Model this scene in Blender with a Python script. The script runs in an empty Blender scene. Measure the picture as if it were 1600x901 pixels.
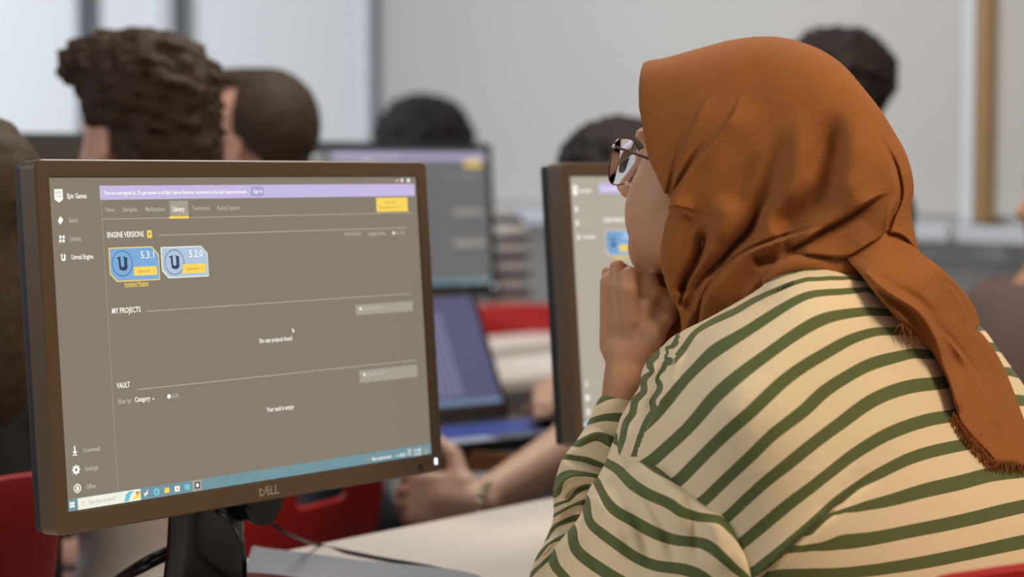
import bpy, bmesh, math, random
import numpy as np
from mathutils import Vector, Matrix
random.seed(4); RNG = np.random.default_rng(7)
S = bpy.context.scene
COL = S.collection
f32 = np.float32

# ------------------------------------------------------------------ camera
FPX = 3059.0                      # focal length in pixels of a 1600-wide frame
PITCH = 0.05845                   # looking slightly down
EYE = 1.17
cd = bpy.data.cameras.new('camera'); cam = bpy.data.objects.new('camera', cd); COL.objects.link(cam)
cam.location = (0, 0, EYE); cam.rotation_euler = (math.pi/2 - PITCH, 0, 0)
cd.sensor_width = 36; cd.lens = FPX/1600*36; cd.clip_start = .05; cd.clip_end = 60
cd.dof.use_dof = True; cd.dof.focus_distance = 1.80; cd.dof.aperture_fstop = 3.3
S.camera = cam

# ------------------------------------------------------------------ light
w = bpy.data.worlds.new('world'); S.world = w; w.use_nodes = True
w.node_tree.nodes['Background'].inputs[0].default_value = (1.0, .93, .84, 1)
w.node_tree.nodes['Background'].inputs[1].default_value = .30
def area(name, loc, target, size, power, color, sy=None):
    l = bpy.data.lights.new(name, 'AREA'); l.energy = power; l.color = color
    l.shape = 'RECTANGLE'; l.size = size; l.size_y = sy or size
    o = bpy.data.objects.new(name, l); COL.objects.link(o); o.location = loc
    o.rotation_euler = (Vector(target)-Vector(loc)).to_track_quat('-Z', 'Y').to_euler()
    return o
area('ceiling_lamp_warm', (1.5, .55, 2.55), (.35, 1.7, 1.0), .8, 40, (1, .80, .55), .8)
area('side_fill_cool', (-2.6, 1.2, 1.9), (.1, 1.85, 1.1), 1.4, 17, (.86, .92, 1), 1.2)  # unseen cool fill, added to brighten the face and hand from the left
area('ceiling_lamp_middle', (.1, 3.2, 2.8), (.1, 3.2, 0), 1.2, 34, (1, .92, .82), .6)
area('window_daylight', (-2.6, 4.6, 2.3), (-1.6, 7.9, 1.3), 2.0, 105, (.84, .92, 1), 1.6)
area('ceiling_lamp_far', (.0, 5.2, 2.8), (.2, 6.5, 1.2), 1.2, 9, (1, .94, .88), .6)
S.view_settings.view_transform = 'Standard'; S.view_settings.look = 'None'
S.view_settings.exposure = 0.0; S.view_settings.gamma = 1.0
try: S.view_settings.use_curve_mapping = False
except Exception: pass

# ------------------------------------------------------------------ projection helpers
CP, SP = math.cos(PITCH), math.sin(PITCH)
def at(px, py, d):
    """world point seen at pixel (px,py) whose world Y is d (scalars or arrays)"""
    a = (np.asarray(px, dtype=float)-800)/FPX; b = -(np.asarray(py, dtype=float)-450.5)/FPX
    ry = CP+b*SP; rz = -SP+b*CP
    return np.stack(np.broadcast_arrays(a/ry*d, d*np.ones_like(a), EYE+rz/ry*d), -1)
def V(px, py, d): return Vector(at(px, py, d).tolist())
def topx(P):
    P = np.asarray(P, float); x, y, z = P[..., 0], P[..., 1], P[..., 2]-EYE
    yc = y*CP-z*SP; zc = y*SP+z*CP
    return 800+FPX*x/yc, 450.5-FPX*zc/yc

# ------------------------------------------------------------------ materials
def srgb(r, g, b):
    f = lambda c: (c/255/12.92) if c/255 <= .04045 else ((c/255+.055)/1.055)**2.4
    return (f(r), f(g), f(b), 1)
MATS = {}
def mat(name, col, rough=.6, metal=0, spec=.5, emit=None, estr=1, noise=None, bump=None, sheen=0, alpha=None, trans=0, coat=0, sss=0):
    if name in MATS: return MATS[name]
    m = bpy.data.materials.new(name); MATS[name] = m; m.use_nodes = True
    nt = m.node_tree; b = nt.nodes['Principled BSDF']
    b.inputs['Base Color'].default_value = col; b.inputs['Roughness'].default_value = rough
    b.inputs['Metallic'].default_value = metal; b.inputs['Specular IOR Level'].default_value = spec
    b.inputs['Sheen Weight'].default_value = sheen; b.inputs['Transmission Weight'].default_value = trans
    b.inputs['Coat Weight'].default_value = coat
    if sss:
        b.inputs['Subsurface Weight'].default_value = sss; b.inputs['Subsurface Radius'].default_value = (.012, .004, .002)
        b.inputs['Subsurface Scale'].default_value = 1
    if emit: b.inputs['Emission Color'].default_value = emit; b.inputs['Emission Strength'].default_value = estr
    if alpha is not None: b.inputs['Alpha'].default_value = alpha
    tc = nt.nodes.new('ShaderNodeTexCoord')
    if noise:
        sc, amt = noise
        n = nt.nodes.new('ShaderNodeTexNoise'); n.inputs['Scale'].default_value = sc; n.inputs['Detail'].default_value = 4
        nt.links.new(tc.outputs['Object'], n.inputs['Vector'])
        r = nt.nodes.new('ShaderNodeMix'); r.data_type = 'RGBA'
        r.inputs[6].default_value = tuple(c*(1-amt) for c in col[:3])+(1,)
        r.inputs[7].default_value = tuple(min(1, c*(1+amt)) for c in col[:3])+(1,)
        nt.links.new(n.outputs['Fac'], r.inputs[0]); nt.links.new(r.outputs[2], b.inputs['Base Color'])
    if bump:
        sc, st, dist = bump
        n2 = nt.nodes.new('ShaderNodeTexNoise'); n2.inputs['Scale'].default_value = sc; n2.inputs['Detail'].default_value = 3
        nt.links.new(tc.outputs['Object'], n2.inputs['Vector'])
        bu = nt.nodes.new('ShaderNodeBump'); bu.inputs['Strength'].default_value = st; bu.inputs['Distance'].default_value = dist
        nt.links.new(n2.outputs['Fac'], bu.inputs['Height']); nt.links.new(bu.outputs[0], b.inputs['Normal'])
    return m
def glow(name, rgb, k=1.0):
    c = srgb(*rgb)
    return mat(name, (0.012, .012, .012, 1), rough=.45, spec=.25, emit=c, estr=k)

# ------------------------------------------------------------------ object helpers
def link(o, parent=None):
    COL.objects.link(o)
    if parent is not None: o.parent = parent
    return o
def tag(o, label=None, cat=None, group=None, kind=None):
    if label: o['label'] = label
    if cat: o['category'] = cat
    if group: o['group'] = group
    if kind: o['kind'] = kind
    return o
def thing(name, label, cat, loc=(0, 0, 0), rot=None, group=None):
    o = bpy.data.objects.new(name, None); o.empty_display_size = .05; link(o)
    o.location = loc
    if rot is not None: o.rotation_euler = rot
    return tag(o, label, cat, group)
def np_mesh(name, verts, faces, m, parent=None, smooth=True, attrs=None):
    me = bpy.data.meshes.new(name)
    verts = np.asarray(verts, dtype=np.float32); 
    if isinstance(faces, np.ndarray):
        nf, k = faces.shape
        me.vertices.add(len(verts)); me.vertices.foreach_set('co', verts.ravel())
        me.loops.add(nf*k); me.loops.foreach_set('vertex_index', faces.astype(np.int32).ravel())
        me.polygons.add(nf); me.polygons.foreach_set('loop_start', np.arange(0, nf*k, k, dtype=np.int32))
        me.polygons.foreach_set('loop_total', np.full(nf, k, dtype=np.int32))
        me.update(calc_edges=True)
    else:
        me.from_pydata([tuple(map(float, v)) for v in verts], [], faces)
    if smooth: me.polygons.foreach_set('use_smooth', np.ones(len(me.polygons), dtype=bool))
    if attrs:
        for k_, v_ in attrs.items():
            if isinstance(v_, tuple):      # (fields, label per vertex): each face reads one field, so seams stay crisp
                fl, lab = np.stack(v_[0]), v_[1]; fa = lab[faces[:, 0]]
                a = me.attributes.new(k_, 'FLOAT', 'CORNER'); a.data.foreach_set('value', fl[np.repeat(fa, faces.shape[1]), faces.ravel()].astype(np.float32)); continue
            a = me.attributes.new(k_, 'FLOAT', 'POINT'); a.data.foreach_set('value', np.asarray(v_, dtype=np.float32))
    if m: me.materials.append(m)
    me.validate()
    o = bpy.data.objects.new(name, me); link(o, parent); return o
class MB:
    """collects simple shapes and links them as one mesh object"""
    def __init__(s): s.bm = bmesh.new()
    def box(s, c, d, M=None, bev=0, seg=2):
        g = bmesh.ops.create_cube(s.bm, size=1)['verts']
        T = Matrix.Translation(c) @ Matrix.Diagonal((d[0], d[1], d[2], 1))
        if M is not None: T = M @ T
        bmesh.ops.transform(s.bm, matrix=T, verts=g)
        if bev:
            es = list({e for v in g for e in v.link_edges})
            bmesh.ops.bevel(s.bm, geom=es, offset=bev, segments=seg, affect='EDGES', profile=.6)
        return s
    def cyl(s, a, b, r, r2=None, n=16, caps=True):
        a = Vector(a); b = Vector(b); d = b-a
        g = bmesh.ops.create_cone(s.bm, cap_ends=caps, segments=n, radius1=r, radius2=r if r2 is None else r2, depth=d.length)['verts']
        q = d.to_track_quat('Z', 'Y').to_matrix().to_4x4()
        bmesh.ops.transform(s.bm, matrix=Matrix.Translation((a+b)/2) @ q, verts=g); return s
    def sph(s, c, r, n=12, M=None):
        g = bmesh.ops.create_uvsphere(s.bm, u_segments=n*2, v_segments=n, radius=1)['verts']
        if not hasattr(r, '__len__'): r = (r, r, r)
        T = Matrix.Translation(c) @ Matrix.Diagonal((r[0], r[1], r[2], 1))
        if M is not None: T = M @ T
        bmesh.ops.transform(s.bm, matrix=T, verts=g); return s
    def poly(s, pts, z0, z1, M=None):
        """extruded polygon: 2D pts in local XY from z0 to z1"""
        lo = [s.bm.verts.new((p[0], p[1], z0)) for p in pts]; hi = [s.bm.verts.new((p[0], p[1], z1)) for p in pts]
        n = len(pts); s.bm.faces.new(lo[::-1]); s.bm.faces.new(hi)
        for i in range(n): s.bm.faces.new((lo[i], lo[(i+1) % n], hi[(i+1) % n], hi[i]))
        if M is not None: bmesh.ops.transform(s.bm, matrix=M, verts=lo+hi)
        return s
    def tube(s, pts, r, n=8, closed=False):
        pts = [Vector(p) for p in pts]; N = len(pts); rings = []
        rr = r if hasattr(r, '__len__') else [r]*N
        up = None
        for i, p in enumerate(pts):
            t = (pts[(i+1) % N]-pts[i-1]) if closed else (pts[min(i+1, N-1)]-pts[max(i-1, 0)])
            t.normalize()
            if up is None: up = Vector((0, 0, 1)) if abs(t.z) < .9 else Vector((1, 0, 0))
            x = t.cross(up).normalized(); up = x.cross(t).normalized()
            rings.append([s.bm.verts.new(p+(x*math.cos(2*math.pi*k/n)+up*math.sin(2*math.pi*k/n))*rr[i]) for k in range(n)])
        for i in range(N if closed else N-1):
            A, B = rings[i], rings[(i+1) % N]
            for k in range(n): s.bm.faces.new((A[k], A[(k+1) % n], B[(k+1) % n], B[k]))
        if not closed: s.bm.faces.new(rings[0][::-1]); s.bm.faces.new(rings[-1])
        return s
    def build(s, name, m, parent=None, smooth=False, label=None):
        bmesh.ops.recalc_face_normals(s.bm, faces=s.bm.faces)
        me = bpy.data.meshes.new(name); s.bm.to_mesh(me); s.bm.free()
        me.materials.append(m)
        if smooth:
            me.polygons.foreach_set('use_smooth', np.ones(len(me.polygons), dtype=bool))
            try: me.set_sharp_from_angle(angle=math.radians(38))
            except Exception: pass
        o = bpy.data.objects.new(name, me); link(o, parent)
        if label: o['label'] = label
        return o
def catmull(pts, n=6, closed=False):
    P = np.asarray(pts, float); N = len(P); out = []
    for i in range(N if closed else N-1):
        if closed: p0, p1, p2, p3 = P[i-1], P[i], P[(i+1) % N], P[(i+2) % N]
        else: p0, p1, p2, p3 = P[max(i-1, 0)], P[i], P[i+1], P[min(i+2, N-1)]
        for k in range(n):
            t = k/n
            out.append(.5*((2*p1)+(-p0+p2)*t+(2*p0-5*p1+4*p2-p3)*t*t+(-p0+3*p1-3*p2+p3)*t**3))
    if not closed: out.append(P[-1])
    return np.array(out)
def frame(F, up=(0, 0, 1)):
    """rows: forward, left, up"""
    F = np.asarray(F, float); F = F/np.linalg.norm(F)
    L = np.cross(up, F); L /= np.linalg.norm(L); U = np.cross(F, L)
    return np.stack([F, L, U])

# ------------------------------------------------------------------ implicit surfaces
def smin(a, b, k):
    h = np.clip(.5+.5*(b-a)/k, 0, 1); return b*(1-h)+a*h-k*h*(1-h)
def smax(a, b, k): return -smin(-a, -b, k)
def caps(P, a, b, ra, rb):
    a = np.asarray(a, f32); b = np.asarray(b, f32); d = b-a
    q = P-a; h = np.clip((q@d)/max(float(d@d), 1e-9), 0, 1)
    q = q-h[..., None]*d
    return np.sqrt((q*q).sum(-1))-(ra+(rb-ra)*h)
def ell(P, c, r, R=None):
    q = P-np.asarray(c, f32)
    if R is not None: q = q@np.asarray(R, f32).T
    r = np.asarray(r, f32); k0 = np.sqrt(((q/r)**2).sum(-1)); k1 = np.sqrt(((q/(r*r))**2).sum(-1))
    return k0*(k0-1)/np.maximum(k1, 1e-6)
def rbox(P, c, half, R, rad):
    q = np.abs((P-np.asarray(c, f32))@np.asarray(R, f32).T)-(np.asarray(half, f32)-rad)
    return np.sqrt((np.maximum(q, 0)**2).sum(-1))+np.minimum(q.max(-1), 0)-rad
def axis(lo, hi, step, fine=()):
    out = [lo]
    while out[-1] < hi:
        s = step
        for a, b, fs in fine:
            if a <= out[-1] < b: s = min(s, fs)
        out.append(out[-1]+s)
    return np.array(out)
def nets(F):
    """surface nets: returns vertices in index space and quads"""
    F = F.astype(f32); ins = F < 0
    c = ins[:-1, :-1, :-1].astype(np.int8)
    for dx in (0, 1):
        for dy in (0, 1):
            for dz in (0, 1):
                if dx or dy or dz: c = c+ins[dx:F.shape[0]-1+dx, dy:F.shape[1]-1+dy, dz:F.shape[2]-1+dz]
    act = (c > 0) & (c < 8); I = np.argwhere(act)
    idx = np.full(act.shape, -1, np.int32); idx[act] = np.arange(len(I))
    acc = np.zeros((len(I), 3), f32); cnt = np.zeros(len(I), f32)
    cor = [(dx, dy, dz) for dx in (0, 1) for dy in (0, 1) for dz in (0, 1)]
    vals = {k: F[I[:, 0]+k[0], I[:, 1]+k[1], I[:, 2]+k[2]] for k in cor}
    for a in cor:
        for ax in range(3):
            if a[ax]: continue
            b = tuple(a[i]+(i == ax) for i in range(3)); fa, fb = vals[a], vals[b]
            m = (fa < 0) != (fb < 0); t = np.where(m, fa/np.where(m, fa-fb, 1), 0)
            p = np.tile(np.array(a, f32), (len(I), 1)); p[:, ax] += t
            acc[m] += p[m]; cnt += m
    Vx = I+acc/np.maximum(cnt, 1)[:, None]
    Q = []
    for ax in range(3):
        s0 = [slice(None)]*3; s1 = [slice(None)]*3; s0[ax] = slice(0, -1); s1[ax] = slice(1, None)
        A, B = ins[tuple(s0)], ins[tuple(s1)]; E = np.argwhere(A != B); sg = A[A != B]
        u, v = (ax+1) % 3, (ax+2) % 3
        ok = (E[:, u] > 0) & (E[:, v] > 0) & (E[:, u] < F.shape[u]-1) & (E[:, v] < F.shape[v]-1); E = E[ok]; sg = sg[ok]
        q = []
        for du, dv in ((1, 1), (0, 1), (0, 0), (1, 0)):
            e = E.copy(); e[:, u] -= du; e[:, v] -= dv; q.append(idx[e[:, 0], e[:, 1], e[:, 2]])
        q = np.stack(q, 1); q[~sg] = q[~sg][:, ::-1]; Q.append(q)
    return Vx, np.concatenate(Q)
def idx2co(Vx, axes):
    return np.stack([np.interp(Vx[:, i], np.arange(len(axes[i])), axes[i]) for i in range(3)], 1)
def relax(co, Q, it=2, lam=.5):
    e = np.concatenate([Q[:, [0, 1]], Q[:, [1, 2]], Q[:, [2, 3]], Q[:, [3, 0]]]); n = len(co)
    deg = np.maximum(np.bincount(e[:, 0], minlength=n)+np.bincount(e[:, 1], minlength=n), 1)[:, None]
    for _ in range(it):
        s = np.stack([np.bincount(e[:, 0], co[e[:, 1], k], n)+np.bincount(e[:, 1], co[e[:, 0], k], n) for k in range(3)], 1)
        co = co+lam*(s/deg-co)
    return co
def world_grid(ax): return np.stack(np.meshgrid(*ax, indexing='ij'), -1).astype(f32)
def world_mesh(name, ax, F, m, parent, it=1):
    Vx, Q = nets(F); co = relax(idx2co(Vx, ax), Q, it)
    return np_mesh(name, co, Q, m, parent)
# maps over a (px,py) grid ------------------------------------------------
def seg_dist(X, Y, poly, closed=False):
    """distance to polyline, signed side of nearest segment, parameter 0..1 along it"""
    P = np.asarray(poly, float); 
    if closed: P = np.vstack([P, P[:1]])
    best = np.full(X.shape, 1e9); side = np.zeros(X.shape); tt = np.zeros(X.shape)
    L = np.r_[0, np.cumsum(np.hypot(*np.diff(P, axis=0).T))]; tot = L[-1]
    for i in range(len(P)-1):
        a, b = P[i], P[i+1]; d = b-a; l2 = max(d@d, 1e-9)
        h = np.clip(((X-a[0])*d[0]+(Y-a[1])*d[1])/l2, 0, 1)
        qx, qy = X-a[0]-h*d[0], Y-a[1]-h*d[1]; dist = qx*qx+qy*qy
        m = dist < best; best = np.where(m, dist, best)
        side = np.where(m, np.sign(d[0]*(Y-a[1])-d[1]*(X-a[0])), side); tt = np.where(m, (L[i]+h*math.sqrt(l2))/tot, tt)
    return np.sqrt(best), side, tt
def inside(X, Y, poly):
    P = np.asarray(poly, float); r = np.zeros(X.shape, bool); n = len(P)
    for i in range(n):
        x1, y1 = P[i]; x2, y2 = P[(i+1) % n]
        if y1 == y2: continue
        c = ((y1 > Y) != (y2 > Y)) & (X < (x2-x1)*(Y-y1)/(y2-y1)+x1); r ^= c
    return r
def bilin(G, gx, gy, X, Y):
    i = np.clip((X-gx[0])/(gx[1]-gx[0]), 0, len(gx)-1.001); j = np.clip((Y-gy[0])/(gy[1]-gy[0]), 0, len(gy)-1.001)
    i0 = i.astype(int); j0 = j.astype(int); a = i-i0; b = j-j0
    return G[i0, j0]*(1-a)*(1-b)+G[i0+1, j0]*a*(1-b)+G[i0, j0+1]*(1-a)*b+G[i0+1, j0+1]*a*b
def inflate(X, Y, outline, m, k=1.0, tmax=.12, n=90):
    """squared half thickness (metres^2) of a rounded body whose silhouette is the smooth outline"""
    O = catmull(outline, 5, True)
    x0, y0 = O.min(0)-12; x1, y1 = O.max(0)+12; st = max(x1-x0, y1-y0)/n
    gx = np.arange(x0, x1+st, st); gy = np.arange(y0, y1+st, st); GX, GY = np.meshgrid(gx, gy, indexing='ij')
    ins = inside(GX, GY, O); d, _, _ = seg_dist(GX, GY, O, True)
    u = np.zeros(GX.shape)
    for _ in range(1800):
        u[1:-1, 1:-1] = np.where(ins[1:-1, 1:-1], .25*(u[2:, 1:-1]+u[:-2, 1:-1]+u[1:-1, 2:]+u[1:-1, :-2]+st*st), 0)
    good = ins & (d > st*1.2); wq = np.where(good, u/np.maximum(d, 1e-6), 0); ww = good.astype(float); w0 = wq.copy()
    for _ in range(60):
        s = lambda A: np.pad(A, 1, mode='edge')
        a = s(wq); b = s(ww); av = a[2:, 1:-1]+a[:-2, 1:-1]+a[1:-1, 2:]+a[1:-1, :-2]; bv = b[2:, 1:-1]+b[:-2, 1:-1]+b[1:-1, 2:]+b[1:-1, :-2]
        wq = np.where(good, w0, np.where(bv > 0, av/np.maximum(bv, 1e-6), 0)); ww = np.where(good | (bv > 0), 1., 0.)
    wf = bilin(wq, gx, gy, X, Y)
    D, _, _ = seg_dist(X, Y, O, True); D = np.where(inside(X, Y, O), D, -D)
    T2 = 4*k*k*D*wf*m*m
    return np.where(T2 > 0, tmax**2*(1-np.exp(-np.maximum(T2, 0)/tmax**2)), T2)
def rbf(samples, X, Y, eps=0., kind='tps'):
    """smooth scattered interpolation of (x,y,value) samples"""
    Sx = np.asarray(samples, float); c = Sx[:, :2].mean(0); sc = 400.
    p = (Sx[:, :2]-c)/sc; n = len(p)
    def phi(r2):
        return r2*np.log(np.maximum(r2, 1e-12))*.5 if kind == 'tps' else np.sqrt(r2+1e-4)
    r2 = ((p[:, None]-p[None])**2).sum(-1)
    A = np.zeros((n+3, n+3)); A[:n, :n] = phi(r2)+np.eye(n)*eps; A[:n, n] = 1; A[:n, n+1:] = p; A[n, :n] = 1; A[n+1:, :n] = p.T
    wv = np.linalg.solve(A, np.r_[Sx[:, 2], 0, 0, 0])
    xx = (np.asarray(X, float)-c[0])/sc; yy = (np.asarray(Y, float)-c[1])/sc
    out = wv[n]+wv[n+1]*xx+wv[n+2]*yy
    for i in range(n): out = out+wv[i]*phi((xx-p[i, 0])**2+(yy-p[i, 1])**2)
    return out
def fold(X, Y, pts, wdt, amp, kind='g', taper=(.15, .15), side=1, w2=None):
    """relief in metres along a smooth line; 'g' ridge or valley, 's' overlapped edge (raised on one side)"""
    C = catmull(pts, 5); d, s, t = seg_dist(X, Y, C)
    tp = np.ones(X.shape)
    ss = lambda q: q*q*(3-2*q)
    if taper[0]: tp = tp*ss(np.clip(t/taper[0], 0, 1))
    if taper[1]: tp = tp*ss(np.clip((1-t)/taper[1], 0, 1))
    endm = np.where((t <= 0) | (t >= 1), np.exp(-(d/wdt)**2), 1)
    if kind == 'g': return amp*tp*np.exp(-(d/wdt)**2)
    sd = s*d*side
    lo = w2 or 2.5
    up = np.exp(-np.maximum(sd, 0)/wdt)*np.clip(.5+sd/(2*lo), 0, 1)
    val = -.6*np.exp(-((sd+lo*.8)/(lo*1.1))**2)
    return amp*tp*endm*(up+val)
def layer(Z, Dc, T2, h=None):
    """implicit value (about metres) of an inflated layer with front relief h"""
    s = Z-Dc[..., None]; g = s*s-T2[..., None]; q = np.sqrt(np.abs(T2))[..., None]
    Fv = g/(np.abs(s)+q+.003)
    if h is not None:
        fm = np.clip(-s/.02, 0, 1)*np.clip(q/.012, 0, 1)*(T2[..., None] > 0); Fv = Fv-h[..., None]*fm
    return Fv
def frustum_mesh(name, gx, gy, gz, F, m, parent, it=1, attr=None):
    Vx, Q = nets(F.astype(f32)); c = idx2co(Vx, (gx, gy, gz))
    W = relax(at(c[:, 0], c[:, 1], c[:, 2]), Q, it)
    at_ = attr(*topx(W), W) if attr else None
    # px,py,depth is a left handed frame: flip
    return np_mesh(name, W, np.ascontiguousarray(Q[:, ::-1]), m, parent, attrs=at_)
# ------------------------------------------------------------------ room
YAW = math.radians(49.65); TILT = math.radians(4.21)
UX = Vector((math.cos(YAW), math.sin(YAW), 0)); BX = Vector((-math.sin(YAW), math.cos(YAW), 0))
C0 = Vector((-.248, 1.907, 0)); DESKZ = .74
def tp(t, p, z=0): return C0+UX*t+BX*p+Vector((0, 0, z))
WHITE_WALL = mat('wall_paint', srgb(205, 203, 200), rough=.85, noise=(3, .02))
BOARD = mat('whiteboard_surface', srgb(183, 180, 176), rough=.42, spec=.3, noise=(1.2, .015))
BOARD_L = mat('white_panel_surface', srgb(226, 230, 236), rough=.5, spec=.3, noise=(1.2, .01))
FRAME_DARK = mat('frame_dark', srgb(92, 98, 108), rough=.4, metal=.3)
WALL_LOW = mat('wall_lower_paint', srgb(128, 124, 120), rough=.8, noise=(4, .04))
CORNER = Vector((-.578, 8.44, 0)); WR = Vector((.479, -.878, 0)).normalized(); WL = Vector((-.878, -.479, 0)).normalized()
NR = Vector((-.878, -.479, 0)).normalized(); NL = Vector((.479, -.878, 0)).normalized()   # into the room
def wall_frame(o, d, n):
    M = Matrix.Identity(4)
    for i in range(3): M[i][0] = d[i]; M[i][1] = n[i]; M[i][2] = (0, 0, 1)[i]; M[i][3] = o[i]
    return M
MR = wall_frame(CORNER, WR, NR); ML = wall_frame(CORNER, WL, NL)
def struct(mb, name, m, **k):
    o = mb.build(name, m, **k); o['kind'] = 'structure'; return o
struct(MB().box((-1, 2.5, -.05), (16, 18, .1)), 'floor', mat('floor_vinyl', srgb(120, 112, 104), rough=.5, noise=(6, .08)))
struct(MB().box((6, -.1, 1.5), (12.2, .2, 3), MR), 'wall_right', WHITE_WALL)
struct(MB().box((4, -.1, 1.5), (8.2, .2, 3), ML), 'wall_left', mat('wall_cool_paint', srgb(222, 225, 230), rough=.8))
struct(MB().box((6.6, .012, .5), (12, .024, .9), MR), 'trim_1', WALL_LOW)
# whiteboards: length runs along the wall (s) ; n stands off the wall
def board(name, label, M, s0, s1, z0, z1, posts, tray=True, fr=None, group=None):
    t = thing(name, label, 'whiteboard', M @ Vector(((s0+s1)/2, 0, z0)), (0, 0, math.atan2(M[1][0], M[0][0])), group=group)
    fr = fr or FRAME_DARK; c = (s1-s0)/2; h = z1-z0; flip = 1 if M is MR else -1
    Y = lambda y: y*(1 if M is MR else 1)
    # local frame of the empty: x along the wall; into the room is -y for the right wall, +y for the left wall
    sg = -1 if Vector((-M[1][0], M[0][0], 0)).dot(Vector((M[0][1], M[1][1], 0))) < 0 else 1
    MB().box((0, sg*.018, h/2), (2*c-.03, .02, h-.03), bev=.002).build('panel', BOARD if M is MR else BOARD_L, t)
    for x, n_, m_ in posts: MB().box((x-c, sg*.03, h/2), (n_, .045, h), bev=.004).build('frame_post', m_, t)
    MB().box((0, sg*.028, h-.012), (2*c, .04, .03), bev=.004).build('frame_rail', fr, t)
    if tray:
        MB().box((0, sg*.065, -.03), (2*c-.01, .13, .045), bev=.008).build('tray', mat('tray_metal', srgb(196, 200, 208), rough=.35, metal=.2), t)
    return t
GOLD = mat('frame_gold', srgb(150, 118, 72), rough=.4, metal=.3)
PALE = mat('frame_pale', srgb(205, 208, 216), rough=.4)
def s_right(px):   # position along the right wall seen at pixel column px
    k = (px-800)/FPX; return (k*CORNER.y-CORNER.x)/(WR.x-k*WR.y)
def s_left(px):
    k = (px-800)/FPX; return (k*CORNER.y-CORNER.x)/(WL.x-k*WL.y)
sA, sB, sC = .06, s_right(1541), s_right(1549)
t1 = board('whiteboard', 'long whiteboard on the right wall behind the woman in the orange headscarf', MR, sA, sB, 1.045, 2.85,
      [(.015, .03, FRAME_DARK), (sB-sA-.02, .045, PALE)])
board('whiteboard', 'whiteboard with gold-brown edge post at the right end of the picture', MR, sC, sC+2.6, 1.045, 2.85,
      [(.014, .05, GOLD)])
l0, l1, l2 = s_left(578), s_left(302), s_left(146)
board('whiteboard', 'bright white panel on the left wall between the bald-templed man and the dark post', ML, .03, l1, 1.05, 2.9, [(.02, .05, PALE)], tray=False)
board('whiteboard', 'bright white panel on the left wall above the curly-haired man, between two dark posts', ML, l1+.02, l2-.02, 1.05, 2.9, [(.04, .06, FRAME_DARK), (.11, .06, PALE)], tray=False)
board('whiteboard', 'bright white panel on the left wall at the left end of the picture', ML, l2, l2+2.6, 1.05, 2.9, [(.03, .07, FRAME_DARK)], tray=False)

# ------------------------------------------------------------------ desks
DTOP = mat('desk_top', srgb(222, 214, 206), rough=.42, noise=(9, .02))
LEGM = mat('desk_leg_metal', srgb(190, 192, 196), rough=.4, metal=.3)
def desk(label, tc, t0, t1, p0, p1, z=DESKZ, edge=None, group=None):
    o = thing('desk', label, 'desk', tp((t0+t1)/2, (p0+p1)/2, 0), (0, 0, YAW), group)
    a, b = (t1-t0)/2, (p1-p0)/2
    MB().box((0, 0, z-.0125), (2*a, 2*b, .025), bev=.003).build('desktop', DTOP, o)
    if edge: MB().box((0, -b-.001, z-.0125), (2*a, .003, .024)).build('edge_band', edge, o)
    for sx in (-1, 1):
        for sy in (-1, 1): MB().box((sx*(a-.06), sy*(b-.06), (z-.025)/2), (.045, .045, z-.025), bev=.004).build('leg', LEGM, o)
    MB().box((0, b-.06, z-.09), (2*a-.16, .02, .08), bev=.002).build('cross_rail', LEGM, o)
    return o
desk('white desk in front carrying the two nearest monitors', 0, -.95, 1.42, -.42, .212)
desk('pale desk in the second row, carrying the monitor behind the nearest one', 0, 1.42, 3.0, 1.22, 1.56)
desk('pale desk in the second row at the left edge, carrying the dark monitor', 0, -.7, .92, 1.28, 1.72)
desk('pale desk in the far row behind the red chair back', 0, 1.9, 3.6, 1.72, 1.97)

# ------------------------------------------------------------------ monitors
BEZEL_WARM = mat('bezel_warm_reflection', srgb(86, 67, 47), rough=.42, spec=.6)  # black bezel tinted brown: warm room reflection painted into the base colour
BACKP = mat('monitor_back_plastic', srgb(28, 30, 38), rough=.45, spec=.5)
GLOSSY = mat('stand_gloss', srgb(20, 17, 14), rough=.22, spec=.6)
SW, SH = .4738, .2961; HC = .279
MP = Matrix.Translation((0, 0, HC)) @ Matrix(((1, 0, 0, 0), (0, math.sin(TILT), -math.cos(TILT), 0), (0, math.cos(TILT), math.sin(TILT), 0), (0, 0, 0, 1)))
MP0 = MP
BASE = Vector((C0.x, C0.y, DESKZ))
MW = Matrix.Translation(BASE) @ Matrix.Rotation(YAW, 4, 'Z') @ MP; MWI = MW.inverted()
def scr(px, py):
    """pixel of the photograph -> (u,v) on the nearest screen"""
    o = MWI @ Vector((0, 0, EYE)); d = (MWI @ V(px, py, 1.9))-o; t = -o.z/d.z; p = o+d*t; return p.x, p.y
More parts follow.
